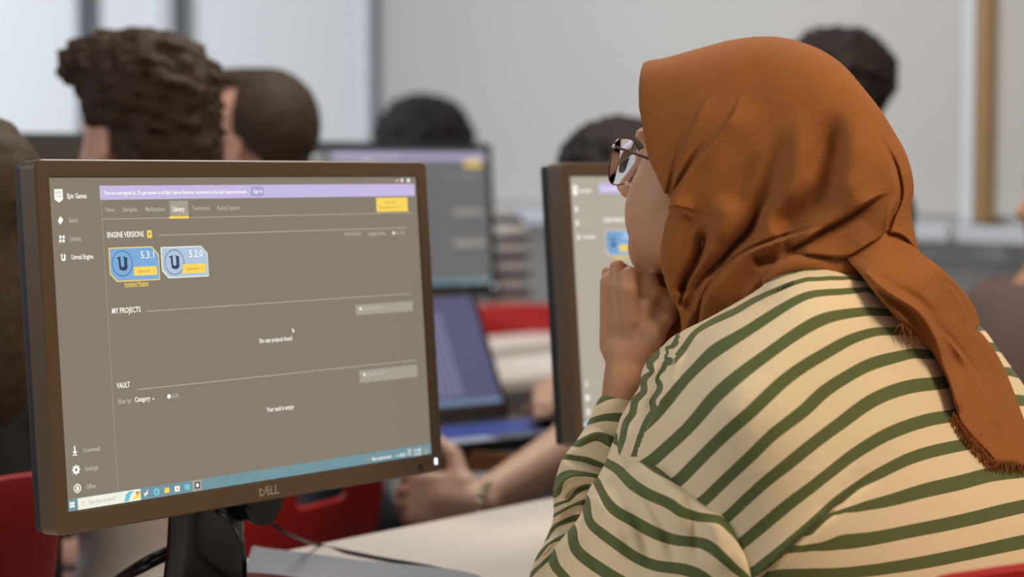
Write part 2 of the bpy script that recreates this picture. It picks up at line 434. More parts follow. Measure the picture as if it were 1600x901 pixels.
class Flat:
    """flat coloured shapes lying on a screen, collected per colour"""
    def __init__(s): s.v = []; s.f = []; s.cut = []
    def mark(s): s.cut.append((len(s.v), len(s.f)))
    def quad(s, pts, z):
        s.mark(); k = len(s.v); s.v += [(x, y, z) for x, y in pts]; s.f.append(tuple(range(k, k+len(pts))))
    def line(s, x0, y0, x1, y1, th, z):
        u0, v0 = scr(x0, y0); u1, v1 = scr(x1, y1); v = (v0+v1)/2
        s.quad([(u0, v-th/2), (u1, v-th/2), (u1, v+th/2), (u0, v+th/2)], z)
    def rect(s, x0, y0, x1, y1, z, cut=0):
        """from pixel of top-left and bottom-right corner"""
        u0, v1 = scr(x0, y0); u1, v0 = scr(x1, y1)
        if not cut: s.quad([(u0, v0), (u1, v0), (u1, v1), (u0, v1)], z)
        else: s.quad([(u0+cut, v0), (u1, v0), (u1, v1-cut), (u1-cut, v1), (u0, v1), (u0, v0+cut)], z)
    def disc(s, x, y, r, z, n=20, r2=None):
        u, v = scr(x, y)
        if r2 is None: s.quad([(u+r*math.cos(a*2*math.pi/n), v+r*math.sin(a*2*math.pi/n)) for a in range(n)], z)
        else:
            for a in range(n):
                c0, s0, c1, s1 = math.cos(a*2*math.pi/n), math.sin(a*2*math.pi/n), math.cos((a+1)*2*math.pi/n), math.sin((a+1)*2*math.pi/n)
                s.quad([(u+r2*c0, v+r2*s0), (u+r*c0, v+r*s0), (u+r*c1, v+r*s1), (u+r2*c1, v+r2*s1)], z)
def glyphs(txt, bold=0.0):
    cu = bpy.data.curves.new('t', 'FONT'); cu.body = txt; cu.offset = bold; cu.resolution_u = 2
    o = bpy.data.objects.new('t', cu); COL.objects.link(o)
    dg = bpy.context.evaluated_depsgraph_get(); me = bpy.data.meshes.new_from_object(o.evaluated_get(dg))
    v = np.array([q.co[:] for q in me.vertices]).reshape(-1, 3); f = [tuple(p.vertices) for p in me.polygons]
    bpy.data.objects.remove(o); bpy.data.curves.remove(cu); bpy.data.meshes.remove(me)
    return v, f
def text(fl, txt, x0, y0, x1, y1, cap, z=.0006, bold=.012):
    """text whose middle line runs from pixel (x0,y0) to (x1,y1); cap = capital height in pixels"""
    v, f = glyphs(txt, bold); u0, w0 = scr(x0, y0); u1, w1 = scr(x1, y1)
    _, a = scr((x0+x1)/2, (y0+y1)/2-cap/2); _, b = scr((x0+x1)/2, (y0+y1)/2+cap/2)
    lo, hi = v[:, 0].min(), v[:, 0].max(); sx = (u1-u0)/(hi-lo); sy = (a-b)/.69; vc = (a+b)/2
    fl.mark(); k = len(fl.v); fl.v += [(u0+(p[0]-lo)*sx, vc+(p[1]-.345)*sy, z) for p in v]; fl.f += [tuple(i+k for i in q) for q in f]
def ui():
    W, D, L, BA, YE, GR, BL, BL2, TK, SB, WH2, NV, CY, OR = [Flat() for _ in range(14)]
    # shaded regions of the window
    SB.line(157, 292, 636, 280, .0001, .0001)
    BA.rect(155, 290, 648, 306, .0003)
    # banner (a true rectangle on the panel)
    text(W, 'You are not signed in. To get access to all Epic Games features, reconnect to the Epic Games network.', 162, 301.5, 385, 299, 5.5)
    D.rect(391, 291.5, 412, 306, .00045); text(W, 'Sign In', 395, 299, 409, 298.5, 5.5)
    for t_, x0, x1, y in (('News', 164, 178, 327.5), ('Samples', 191, 214, 327), ('Marketplace', 227, 257, 326.5), ('Twinmotion', 300, 327, 325), ('RealityCapture', 339, 373, 324.5)):
        text(L, t_, x0, y, x1, y-.4, 7, bold=.004)
    GR.rect(264, 313.5, 294.5, 338, .0003); text(W, 'Library', 269.5, 326.5, 287.5, 326, 7.5)
    YE.rect(264, 338, 294.5, 341, .0005)
    L.line(158, 342, 264, 340.5, .0005, .0004); L.line(295, 340, 645, 332, .0005, .0004)
    YE.rect(587, 309, 637, 330, .0005); text(OR, 'Launch', 600, 316, 617, 315.5, 4); text(OR, 'Engine 5.3.1', 593, 323.5, 627, 323, 4)
    text(OR, '-', 630, 318.5, 633, 318.5, 4)
    text(W, 'Epic Games', 104.5, 306, 134.5, 305.5, 8); 
    # badge
    for k, (dx, dy) in enumerate([(0, 0)]):
        u0, v1 = scr(84, 295.5); u1, v0 = scr(98, 311.5); um = (u0+u1)/2
        W.quad([(u0, v0), (um, v0-.0028), (u1, v0), (u1, v1), (u0, v1)], .0005)
        text(GR, 'EPIC', 85.6, 301, 96.4, 301, 4.5, z=.0008); text(GR, 'GAMES', 86.4, 306.5, 95.6, 306.4, 2.5, z=.0008)
    for t_, x0, x1, y in (('Store', 107, 120.5, 344), ('Library', 109, 126.5, 372.5), ('Unreal Engine', 111, 145, 401)):
        text(W if 'Un' in t_ else L, t_, x0, y, x1, y-.5, 7.5)
    u, v = scr(94, 344.5); W.quad([(u-.0028, v-.0006), (u-.0003, v-.0035), (u+.003, v+.0005), (u+.001, v+.0033), (u-.0008, v+.0033)], .0005)
    for dx in (0, 5):
        for dy in (0, 6): W.rect(92+dx, 368+dy, 95.6+dx, 372.4+dy, .0005)
    def uglyph(fl, x, y, r, z=.0006):
        u, v = scr(x, y)
        P = [(-.95, .75), (-.3, .95), (-.25, -.35), (.05, -.55), (.3, -.4), (.3, .7), (.1, .95), (.85, .75), (.8, -.5), (1.0, -.45), (.55, -.95), (.0, -1.0), (-.55, -.8), (-.65, .55)]
        fl.quad([(u+a*r, v+b*r) for a, b in P], z)
    uglyph(W, 98, 402, .0032)
    # engine versions
    text(W, 'ENGINE VERSIONS', 167, 366.5, 224, 365.5, 8.5); YE.rect(229, 359.5, 237, 371.5, .0005); text(NV, '+', 231.3, 365.3, 234.7, 365.3, 7)
    L.line(248, 367, 636, 356, .0006, .0004)
    for x0, x1, s_ in ((537, 564, 'STORAGE SOURCE'), (575, 602, 'RELEASE NOTES'), (618, 631, '0.0 / 7.0 B')): text(L, s_, x0, 365.5 if x0 < 600 else 363.8, x1, 365 if x0 < 600 else 363.6, 5)
    W.disc(614.5, 364, .0016, .0005)
    for (x0, x1, yt, yb, fr, bg, lab) in ((169, 250, 387, 437, YE, BL, '5.3.1'), (250.5, 326, 386, 431.5, WH2, BL2, '5.2.0')):
        fr.rect(x0, yt, x1, yb, .0003, cut=.0075); bg.rect(x0+1.4, yt+1.6, x1-1.4, yb-1.6, .0005, cut=.0071)
        cx = x0+21.5; cy = 411.5 if x0 < 200 else 409.5
        NV.disc(cx, cy, .0118, .0007, 36, .0112); uglyph(NV, cx, cy-.3, .0068, .0007)
        text(W, lab, x1-31, 398 if x0 < 200 else 396, x1-10, 397.5 if x0 < 200 else 395.5, 11, .0007, .0)
        YE.rect(x1-42, 417 if x0 < 200 else 413, x1-5, 429 if x0 < 200 else 425.5, .0007)
        text(OR, 'Launch  -', x1-35, 423 if x0 < 200 else 419, x1-10, 422.5 if x0 < 200 else 418.5, 5, .0009)
    text(YE, 'Installed Plugins', 194, 443.5, 231, 442.5, 6); YE.line(194, 448, 232, 447, .0004, .0005)
    text(W, 'MY PROJECTS', 174.5, 485, 219, 483.5, 8.5); L.line(229, 486, 642, 458.5, .0006, .0004)
    for (x0, x1, yt, yb, s_) in ((555, 645, 476.5, 487.5, 'Search Projects'), (561, 652, 579, 590, 'Search Vault')):
        GR.rect(x0, yt, x1, yb-2, .0003); W.disc(x0+7.5, yt+5.5, .0013, .0006); W.line(x0+8, yt+7.5, x0+11, yt+7.3, .0006, .0006)
        text(L, s_, x0+13, yt+5, x0+(44 if 'P' in s_ else 39), yt+3.2, 5)
    text(W, 'No user projects found', 405, 531.5, 455.5, 528.5, 7)
    u, v = scr(455.5, 512); W.quad([(u, v), (u+.0004, v-.0052), (u+.0015, v-.0040), (u+.0035, v-.0042)], .0009)
    text(W, 'VAULT', 181.5, 602, 202.5, 600.5, 8.5); L.line(213, 602, 650, 568, .0006, .0004)
    text(L, 'Filter by:', 184, 627, 205, 625.5, 7.5); text(W, 'Category', 210, 623.5, 234, 622, 7.5); text(W, 'v', 237.5, 622.5, 240.5, 622.3, 5)
    text(L, '5.0 B', 267, 618.5, 277.5, 617.8, 6); W.disc(263.5, 619, .0021, .0005)
    text(W, 'Your vault is empty', 416, 638.5, 458.5, 636, 7)
    # sidebar foot
    text(L, 'Downloads', 130, 702.5, 156, 700.5, 7); text(L, 'Settings', 132, 731.5, 153, 730, 7); text(L, 'Offline', 134, 760, 149, 758.5, 7)
    u, v = scr(116.5, 705); W.quad([(u-.0006, v+.005), (u-.0006, v), (u-.0026, v), (u, v-.0026), (u+.0026, v), (u+.0006, v), (u+.0006, v+.005)], .0005)
    W.line(113, 711, 120, 710.3, .0008, .0005)
    W.disc(118.5, 733.5, .0034, .0005, 16, .0015); 
    for a in range(8):
        c_, s_ = math.cos(a*math.pi/4), math.sin(a*math.pi/4); u, v = scr(118.5, 733.5)
        W.quad([(u+.003*c_-.0007*s_, v+.003*s_+.0007*c_), (u+.003*c_+.0007*s_, v+.003*s_-.0007*c_), (u+.0045*c_+.0005*s_, v+.0045*s_-.0005*c_), (u+.0045*c_-.0005*s_, v+.0045*s_+.0005*c_)], .0005)
    W.disc(120.5, 762.5, .0040, .0005, 18, .0031); W.disc(120.5, 761, .0014, .0006); W.rect(118, 763.5, 123, 765.5, .0006)
    # sidebar divider
    u, _ = scr(157, 300); L.quad([(u-.00012, -SH/2+.011), (u+.00012, -SH/2+.011), (u+.00012, SH/2-.012), (u-.00012, SH/2-.012)], .0002)
    # window buttons
    W.line(618, 282, 622, 282, .0008, .0006); W.rect(626, 279, 629, 284, .0006); W.rect(635.5, 279, 639.5, 284.5, .0006)
    # taskbar
    TK.quad([(-SW/2, -SH/2), (SW/2, -SH/2), (SW/2, -SH/2+.0108), (-SW/2, -SH/2+.0108)], .0003)
    ub, vb = -SW/2, -SH/2
    def tk(fl, px0, px1, a0, a1, z=.0006):
        # from pixel columns read along the taskbar
        y = 787-(px0-121)*.158; u0, _ = scr(px0, y); u1, _ = scr(px1, y); fl.quad([(u0, vb+a0), (u1, vb+a0), (u1, vb+a1), (u0, vb+a1)], z)
        return u0, u1
    WH2_ = WH2; tk(WH2_, 121, 220, .0003, .0106)
    for dx in (0, 4): 
        for a in (.0033, .0060): tk(W, 108.5+dx, 111.8+dx, a, a+.0022)
    u, v = scr(130, 785); GR.disc(129.5, 785.5, .0016, .0009, 14, .0012)
    text(GR, 'Type here to search', 137, 784.3, 179, 777.7, 6, .0009, .0)
    u, v = scr(208, 774.5)
    CY.quad([(u-.011, v-.004), (u-.006, v-.004), (u-.003, v+.002), (u+.001, v+.0045), (u-.005, v+.0048), (u-.009, v+.002)], .0008)
    YE.quad([(u-.003, v-.003), (u+.005, v-.003), (u+.008, v+.001), (u+.005, v+.002), (u+.002, v-.0005)], .0009); OR.quad([(u+.003, v+.0005), (u+.008, v+.0025), (u+.006, v+.0038), (u+.002, v+.0035)], .0010)
    tk(W, 225, 227, .003, .0044); tk(W, 225, 230.5, .0046, .0062); tk(W, 229, 230.5, .0066, .0082)
    BLd = CY; BLd.disc(244, 768, .0036, .0006, 20, .0014)
    tk(YE, 256.5, 264, .003, .0078); tk(OR, 257.5, 260, .0072, .0086, .0007); tk(W, 272.5, 280, .0028, .0078); tk(OR, 275, 277.5, .0040, .0066, .0008); tk(CY, 288, 296, .003, .0080)
    tk(GR, 300, 315, .0002, .0106, .0005); tk(NV, 304, 311.5, .0026, .0086, .0007); tk(W, 305.6, 309.5, .004, .0074, .0009)
    text(OR, 'a', 573.5, 717, 577.5, 716.5, 6); text(W, 'Rain tomorrow', 581, 716.5, 611, 712.5, 5)
    text(W, '^', 618, 712.8, 621, 712.4, 5); text(W, 'ENG', 624, 711, 633, 709.5, 4.5); text(W, 'US', 636, 709, 641.5, 708, 4); text(W, 'TR', 636, 704, 641.5, 703.4, 4)
    text(W, '15:40', 646, 703.7, 657, 702.4, 4); text(W, '3.10.2023', 646, 709.6, 658, 708, 4)
    GR.rect(662, 701, 668, 709, .0006)
    return [(W, 'screen_lettering', (246, 243, 236), 1.15), (L, 'screen_lettering', (190, 184, 172), 1), (BA, 'screen_banner', (196, 184, 226), 1), (D, 'screen_button', (168, 158, 208), 1),
            (YE, 'screen_button', (250, 214, 92), 1), (GR, 'screen_field', (164, 158, 144), 1), (BL, 'screen_tile', (124, 170, 216), 1), (BL2, 'screen_tile', (176, 196, 220), 1),
            (TK, 'taskbar', (112, 146, 156), 1), (WH2, 'screen_field', (240, 240, 226), 1), (NV, 'screen_emblem', (44, 64, 92), 1), (CY, 'screen_icon', (110, 196, 214), 1), (OR, 'screen_icon', (198, 150, 70), 1)]
UI = ui()
def monitor(label, loc, yaw=YAW, screen=(131, 122, 107), k=1.0, lit=True, simple=False, group=None, lift=0):
    MP = Matrix.Translation((0, 0, lift)) @ MP0
    o = thing('monitor', label, 'monitor', loc, (0, 0, yaw), group)
    OW, OH = .505, .3325; vo = -.0018
    # bezel ring
    bm = bmesh.new(); 
    def ring(hw, hh, z, r, cy, n=5):
        pts = []
        for sx, sy, a0 in ((1, 1, 0), (-1, 1, 90), (-1, -1, 180), (1, -1, 270)):
            for q in range(n):
                a = math.radians(a0+90*q/(n-1)); pts.append(bm.verts.new((sx*(hw-r)+r*math.cos(a), cy+sy*(hh-r)+r*math.sin(a), z)))
        return pts
    R = [ring(OW/2, OH/2, -.020, .008, vo), ring(OW/2, OH/2, .0005, .008, vo), ring(OW/2-.0015, OH/2-.0015, .0022, .007, vo),
         ring(SW/2+.0012, SH/2+.0012, .0022, .0012, 0), ring(SW/2, SH/2, -.0008, .0005, 0)]
    for A, B in zip(R, R[1:]):
        for i in range(len(A)): bm.faces.new((A[i], A[(i+1) % len(A)], B[(i+1) % len(A)], B[i]))
    bm.faces.new(R[0]); bmesh.ops.transform(bm, matrix=MP, verts=bm.verts); mb = MB(); mb.bm.free(); mb.bm = bm
    fr = mb.build('bezel', BEZEL_WARM if not lift else BACKP, o)
    # back housing, stepped
    mb = MB().box((0, vo, -.027), (OW-.004, OH-.004, .012), MP, bev=.004)
    hv = [(OW/2-.02, OH/2-.02, -.033), (OW/2-.1, OH/2-.07, -.056)]
    hs = mb.build('rear_shell', BACKP, o)
    MB().box((0, -.005, -.046), (.30, .19, .032), MP, bev=.012).build('rear_housing', BACKP, o)
    if lit:
        sc_ = np_mesh('screen', [MP @ Vector(p) for p in ((-SW/2, -SH/2, 0), (SW/2, -SH/2, 0), (SW/2, SH/2, 0), (-SW/2, SH/2, 0))], [(0, 1, 2, 3)], glow('screen_%d' % screen[0], screen, k), o, smooth=False)
        for fl, nm, rgb, st in UI:
            if simple and nm == 'screen_emblem': continue
            if not fl.f: continue
            key = nm+str(rgb)+str(k); joined = simple or nm in ('screen_lettering', 'screen_emblem')
            cuts = [(0, 0)] if joined else fl.cut
            for ci, (v0, f0) in enumerate(cuts):
                v1, f1 = cuts[ci+1] if ci+1 < len(cuts) else (len(fl.v), len(fl.f))
                kk = key+'_%d_%d' % (ci, lift > 0); me = bpy.data.meshes.get(kk)
                if me is None:
                    q = np_mesh(nm, [MP @ Vector(p) for p in fl.v[v0:v1]], [tuple(i-v0 for i in f) for f in fl.f[f0:f1]], glow(key, rgb, st*k), sc_, smooth=False); q.data.name = kk
                else: q = bpy.data.objects.new(nm, me); link(q, sc_)
                if joined: q['kind'] = 'stuff'
    else:
        np_mesh('screen', [MP @ Vector(p) for p in ((-SW/2, -SH/2, 0), (SW/2, -SH/2, 0), (SW/2, SH/2, 0), (-SW/2, SH/2, 0))], [(0, 1, 2, 3)], mat('screen_off', srgb(18, 20, 24), rough=.2), o, smooth=False)
    # badge lettering
    v, f = glyphs('DELL', .03)
    vd, _ = glyphs('D', .03); ve, _ = glyphs('DE', .03); nd, ne = len(vd), len(ve); ce = v[nd:ne].mean(0); ar = math.radians(24)
    dd = v[nd:ne]-ce; v[nd:ne, 0] = ce[0]+dd[:, 0]*math.cos(ar)-dd[:, 1]*math.sin(ar); v[nd:ne, 1] = ce[1]+dd[:, 0]*math.sin(ar)+dd[:, 1]*math.cos(ar)
    s_ = .0085/.69; lo = v[:, 0].min(); wd = (v[:, 0].max()-lo)*s_*.95
    vv = []; 
    vb = -SH/2-.0102
    for x, y, z_ in v:
        vv.append(MP @ Vector(((x-lo)*s_*.95-wd/2, vb-.0042+y*s_, .0025)))
    np_mesh('badge', vv, f, mat('badge_silver', srgb(190, 182, 170), rough=.3, metal=.7), o, smooth=False, )
    MB().box((SW/2+.004, -SH/2-.0085, .0024), (.0035, .0065, .001), MP, bev=.0003).build('power_light', glow('led_white', (225, 235, 255), 2.5), o)
    MB().cyl(MP @ Vector((SW/2-.02, -SH/2-.012, .0026)), MP @ Vector((SW/2-.02, -SH/2-.012, .0018)), .004, n=14).build('button', BACKP, o)
    # stand: waisted neck and base
    mb = MB(); 
    sec = [(.0, .052, .078), (.05, .046, .076), (.12, .042, .074), (.20, .036, .070), (.30, .034, .066)]
    prev = None
    for z, hw, yb in sec:
        rg = []
        for k_ in range(20):
            a = 2*math.pi*k_/20; cx = math.copysign(abs(math.cos(a))**.45, math.cos(a)); sy = math.copysign(abs(math.sin(a))**.6, math.sin(a))
            rg.append(mb.bm.verts.new((hw*cx, yb+.004+.014*sy, z+.012)))
        if prev:
            for k_ in range(20): mb.bm.faces.new((prev[k_], prev[(k_+1) % 20], rg[(k_+1) % 20], rg[k_]))
        else: mb.bm.faces.new(rg)
        prev = rg
    mb.bm.faces.new(prev); mb.build('stand_neck', GLOSSY, o, smooth=True)
    MB().cyl((0, .070, 0), (0, .070, .007), .118, .112, n=48).cyl((0, .070, .007), (0, .070, .014), .112, .06, n=48).build('stand_base', GLOSSY, o, smooth=True)
    MB().cyl((.052, .050, .098), (.052, .085, .098), .026, .022, n=24).build('cable_holder', BACKP, o)
    return o
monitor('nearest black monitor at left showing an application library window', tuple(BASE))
tp2 = tp(.736, 0, DESKZ)
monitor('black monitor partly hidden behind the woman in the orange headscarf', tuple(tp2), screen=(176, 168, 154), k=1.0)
pB = at(631, 280, 4.25)
monitor('monitor in the second row, above the open laptop, between the nearest two screens', (pB[0], pB[1], DESKZ), yaw=YAW*.8, screen=(112, 112, 114), k=.85, simple=True, lift=.055)
pA = at(28, 280, 3.47)
monitor('dark monitor in the second row at the left edge beside the curly-haired man', (pA[0], pA[1], DESKZ), yaw=YAW*.5, lit=False, lift=.06)
# ------------------------------------------------------------------ the seated woman
PXM = 1.80/FPX
SKIN = mat('skin_warm', srgb(202, 150, 118), rough=.5, sss=.12, noise=(28, .05), bump=(350, .12, .0006))
def cloth_mat(name, col, kind):
    m = mat(name, col, rough=.9, spec=.12, sheen=.03)
    nt = m.node_tree; b = nt.nodes['Principled BSDF']; tc = nt.nodes.new('ShaderNodeTexCoord')
    if kind == 'scarf':
        mp = nt.nodes.new('ShaderNodeMapping'); mp.inputs['Rotation'].default_value = (.25, .45, .3); nt.links.new(tc.outputs['Object'], mp.inputs[0])
        w1 = nt.nodes.new('ShaderNodeTexWave'); w1.inputs['Scale'].default_value = 72; w1.inputs['Distortion'].default_value = 9; w1.inputs['Detail'].default_value = 4; w1.inputs['Detail Scale'].default_value = 1.6; w1.bands_direction = 'Z'
        w2 = nt.nodes.new('ShaderNodeTexWave'); w2.inputs['Scale'].default_value = 190; w2.inputs['Distortion'].default_value = 14; w2.inputs['Detail'].default_value = 2; w2.bands_direction = 'X'
        nn = nt.nodes.new('ShaderNodeTexNoise'); nn.inputs['Scale'].default_value = 14; nn.inputs['Detail'].default_value = 5
        nt.links.new(mp.outputs[0], w1.inputs[0]); nt.links.new(mp.outputs[0], w2.inputs[0]); nt.links.new(tc.outputs['Object'], nn.inputs['Vector'])
        a = nt.nodes.new('ShaderNodeMath'); a.operation = 'ADD'; nt.links.new(w1.outputs['Fac'], a.inputs[0]); nt.links.new(w2.outputs['Fac'], a.inputs[1])
        bu = nt.nodes.new('ShaderNodeBump'); bu.inputs['Strength'].default_value = .30; bu.inputs['Distance'].default_value = .0005
        nt.links.new(a.outputs[0], bu.inputs['Height']); nt.links.new(bu.outputs[0], b.inputs['Normal'])
        mx = nt.nodes.new('ShaderNodeMix'); mx.data_type = 'RGBA'; mx.inputs[6].default_value = tuple(c*.80 for c in col[:3])+(1,); mx.inputs[7].default_value = tuple(min(1, c*1.16) for c in col[:3])+(1,)
        m2 = nt.nodes.new('ShaderNodeMath'); m2.operation = 'MULTIPLY_ADD'; m2.inputs[1].default_value = .12
        nt.links.new(a.outputs[0], m2.inputs[0]); 
        m3 = nt.nodes.new('ShaderNodeMath'); m3.operation = 'MULTIPLY'; m3.inputs[1].default_value = .55; nt.links.new(nn.outputs['Fac'], m3.inputs[0]); nt.links.new(m3.outputs[0], m2.inputs[2])
        nt.links.new(m2.outputs[0], mx.inputs[0]); nt.links.new(mx.outputs[2], b.inputs['Base Color'])
    return m
def stripe_mat(name, cream, green, wdt=.385):
    """knitted stripes: the 'stripe' attribute counts stripes over the garment; green around every whole number"""
    m = mat(name, cream, rough=.8, spec=.2, sheen=.1); nt = m.node_tree; b = nt.nodes['Principled BSDF']
    at_ = nt.nodes.new('ShaderNodeAttribute'); at_.attribute_name = 'stripe'
    def mth(op, a, bb=None):
        n = nt.nodes.new('ShaderNodeMath'); n.operation = op
        for i, v_ in enumerate((a, bb)):
            if v_ is None: continue
            if isinstance(v_, (int, float)): n.inputs[i].default_value = v_
            else: nt.links.new(v_, n.inputs[i])
        return n.outputs[0]
    fr = mth('FRACT', mth('ADD', at_.outputs['Fac'], .5)); d = mth('ABSOLUTE', mth('SUBTRACT', fr, .5))
    g = nt.nodes.new('ShaderNodeMapRange'); g.inputs['From Min'].default_value = wdt/2-.012; g.inputs['From Max'].default_value = wdt/2+.012
    g.inputs['To Min'].default_value = 1; g.inputs['To Max'].default_value = 0; nt.links.new(d, g.inputs['Value'])
    mx = nt.nodes.new('ShaderNodeMix'); mx.data_type = 'RGBA'; mx.inputs[6].default_value = cream; mx.inputs[7].default_value = green
    nt.links.new(g.outputs[0], mx.inputs[0]); nt.links.new(mx.outputs[2], b.inputs['Base Color'])
    tc = nt.nodes.new('ShaderNodeTexCoord'); n2 = nt.nodes.new('ShaderNodeTexNoise'); n2.inputs['Scale'].default_value = 500
    nt.links.new(tc.outputs['Object'], n2.inputs['Vector']); bu = nt.nodes.new('ShaderNodeBump'); bu.inputs['Strength'].default_value = .2; bu.inputs['Distance'].default_value = .0006
    nt.links.new(n2.outputs['Fac'], bu.inputs['Height']); nt.links.new(bu.outputs[0], b.inputs['Normal'])
    return m
SCARF = cloth_mat('headscarf_gauze', srgb(162, 102, 57), 'scarf')
KNIT = stripe_mat('striped_jersey', srgb(240, 220, 186), srgb(98, 108, 66))

HO = np.array([.209, 1.865, EYE+.006]); HR = frame((-.83, .555, .17))     # head centre, axes forward / left / up
def hl(a, l, u): return HO+np.array([a, l, u])@HR                      # head-local -> world
def head_sdf(P, O, R, s=1.0, crown=((-.012, 0, .032), (.097, .077, .092)), ear=.078):
    """a face with brow, nose, lips, chin, eyes and ears"""
    q = ((P-np.asarray(O, f32))@np.asarray(R, f32).T)/s; qs = q.copy(); qs[..., 1] = np.abs(qs[..., 1])
    E_ = lambda c, r: ell(qs, c, r)
    d = ell(q, *crown)
    d = smin(d, ell(q, (.035, 0, -.030), (.056, .060, .082)), .03)          # face mass
    d = smin(d, E_((.044, .034, -.052), (.040, .033, .046)), .02)          # cheeks
    d = smin(d, ell(q, (.063, 0, -.091), (.030, .029, .024)), .022)        # chin
    d = smin(d, caps(qs, (.0, .056, -.062), (.058, .016, -.098), .014, .014), .025)  # jaw line
    d = smin(d, caps(q, (.090, 0, .0), (.112, 0, -.036), .007, .0095), .012)   # nose
    d = smin(d, E_((.100, .011, -.040), (.011, .008, .008)), .006)
    d = smin(d, E_((.078, .024, .018), (.012, .026, .008)), .012)          # brow
    d = smax(d, -E_((.092, .031, -.004), (.015, .017, .010)), .012)        # eye socket
    d = smin(d, E_((.074, .031, -.005), (.0125, .0125, .0115)), .002)
    d = smin(d, ell(q, (.086, 0, -.064), (.013, .024, .0065)), .006)       # lips
    d = smin(d, ell(q, (.084, 0, -.074), (.013, .021, .0065)), .005)
    d = smax(d, -ell(q, (.100, 0, -.0690), (.010, .024, .0015)), .003)
    e = E_((-.004, ear, -.012), (.019, .008, .031)); e = smax(e, -E_((.0, ear+.008, -.010), (.011, .006, .020)), .004)
    d = smin(d, e, .006)
    return d*s
def hand_sdf(P, wrist, R, fingers, s=1.0, k=.006):
    """R rows: along the palm (to fingers), across (thumb side), back-of-hand normal. fingers: bend angles per joint"""
    A, T, N = [np.asarray(v) for v in R]; W_ = np.asarray(wrist)
    pc = W_+A*.048*s; d = rbox(P, pc, (.046*s, .038*s, .013*s), np.stack([A, T, N]), .012*s)
    d = smin(d, caps(P, W_-A*.01*s, W_+A*.03*s, .022*s, .024*s), .02*s)
    for i, (off, ln, bends, rad) in enumerate(fingers['f']):
        p = W_+A*(.088 if i in (1, 2) else .082)*s+T*off*s; ang = 0; prev = p-A*.03*s; dirv = A
        fd = caps(P, prev, p, rad*s*1.08, rad*s*1.04)
        for j, (bd, fl) in enumerate(zip(bends, (.46, .30, .24))):
            ang += bd; dirv = A*math.cos(ang)-N*math.sin(ang); nx = p+dirv*ln*fl*s
            fd = smin(fd, caps(P, p, nx, rad*s*(1.03-.07*j), rad*s*(.97-.08*j)), .003*s); p = nx
        d = smin(d, fd, k*s*.5)
    b0 = W_+A*.022*s+T*.026*s; th = fingers['thumb']
    b1 = b0+(A*th[0]+T*th[1]-N*th[2])*.045*s; b2 = b1+(A*th[3]+T*th[4]-N*th[5])*.032*s; b3 = b2+(A*th[6]+T*th[7]-N*th[8])*.026*s
    t = smin(caps(P, b0, b1, .015*s, .012*s), smin(caps(P, b1, b2, .0115*s, .010*s), caps(P, b2, b3, .010*s, .0085*s), .003*s), .003*s)
    return smin(d, t, .01*s)

woman = thing('person', 'person in an orange-brown headscarf and green striped cream jersey, chin resting on one hand', 'person', (.36, 1.74, 0))
def inv_parent(o, p):
    o.matrix_parent_inverse = Matrix.Translation(-Vector(p.location)); return o
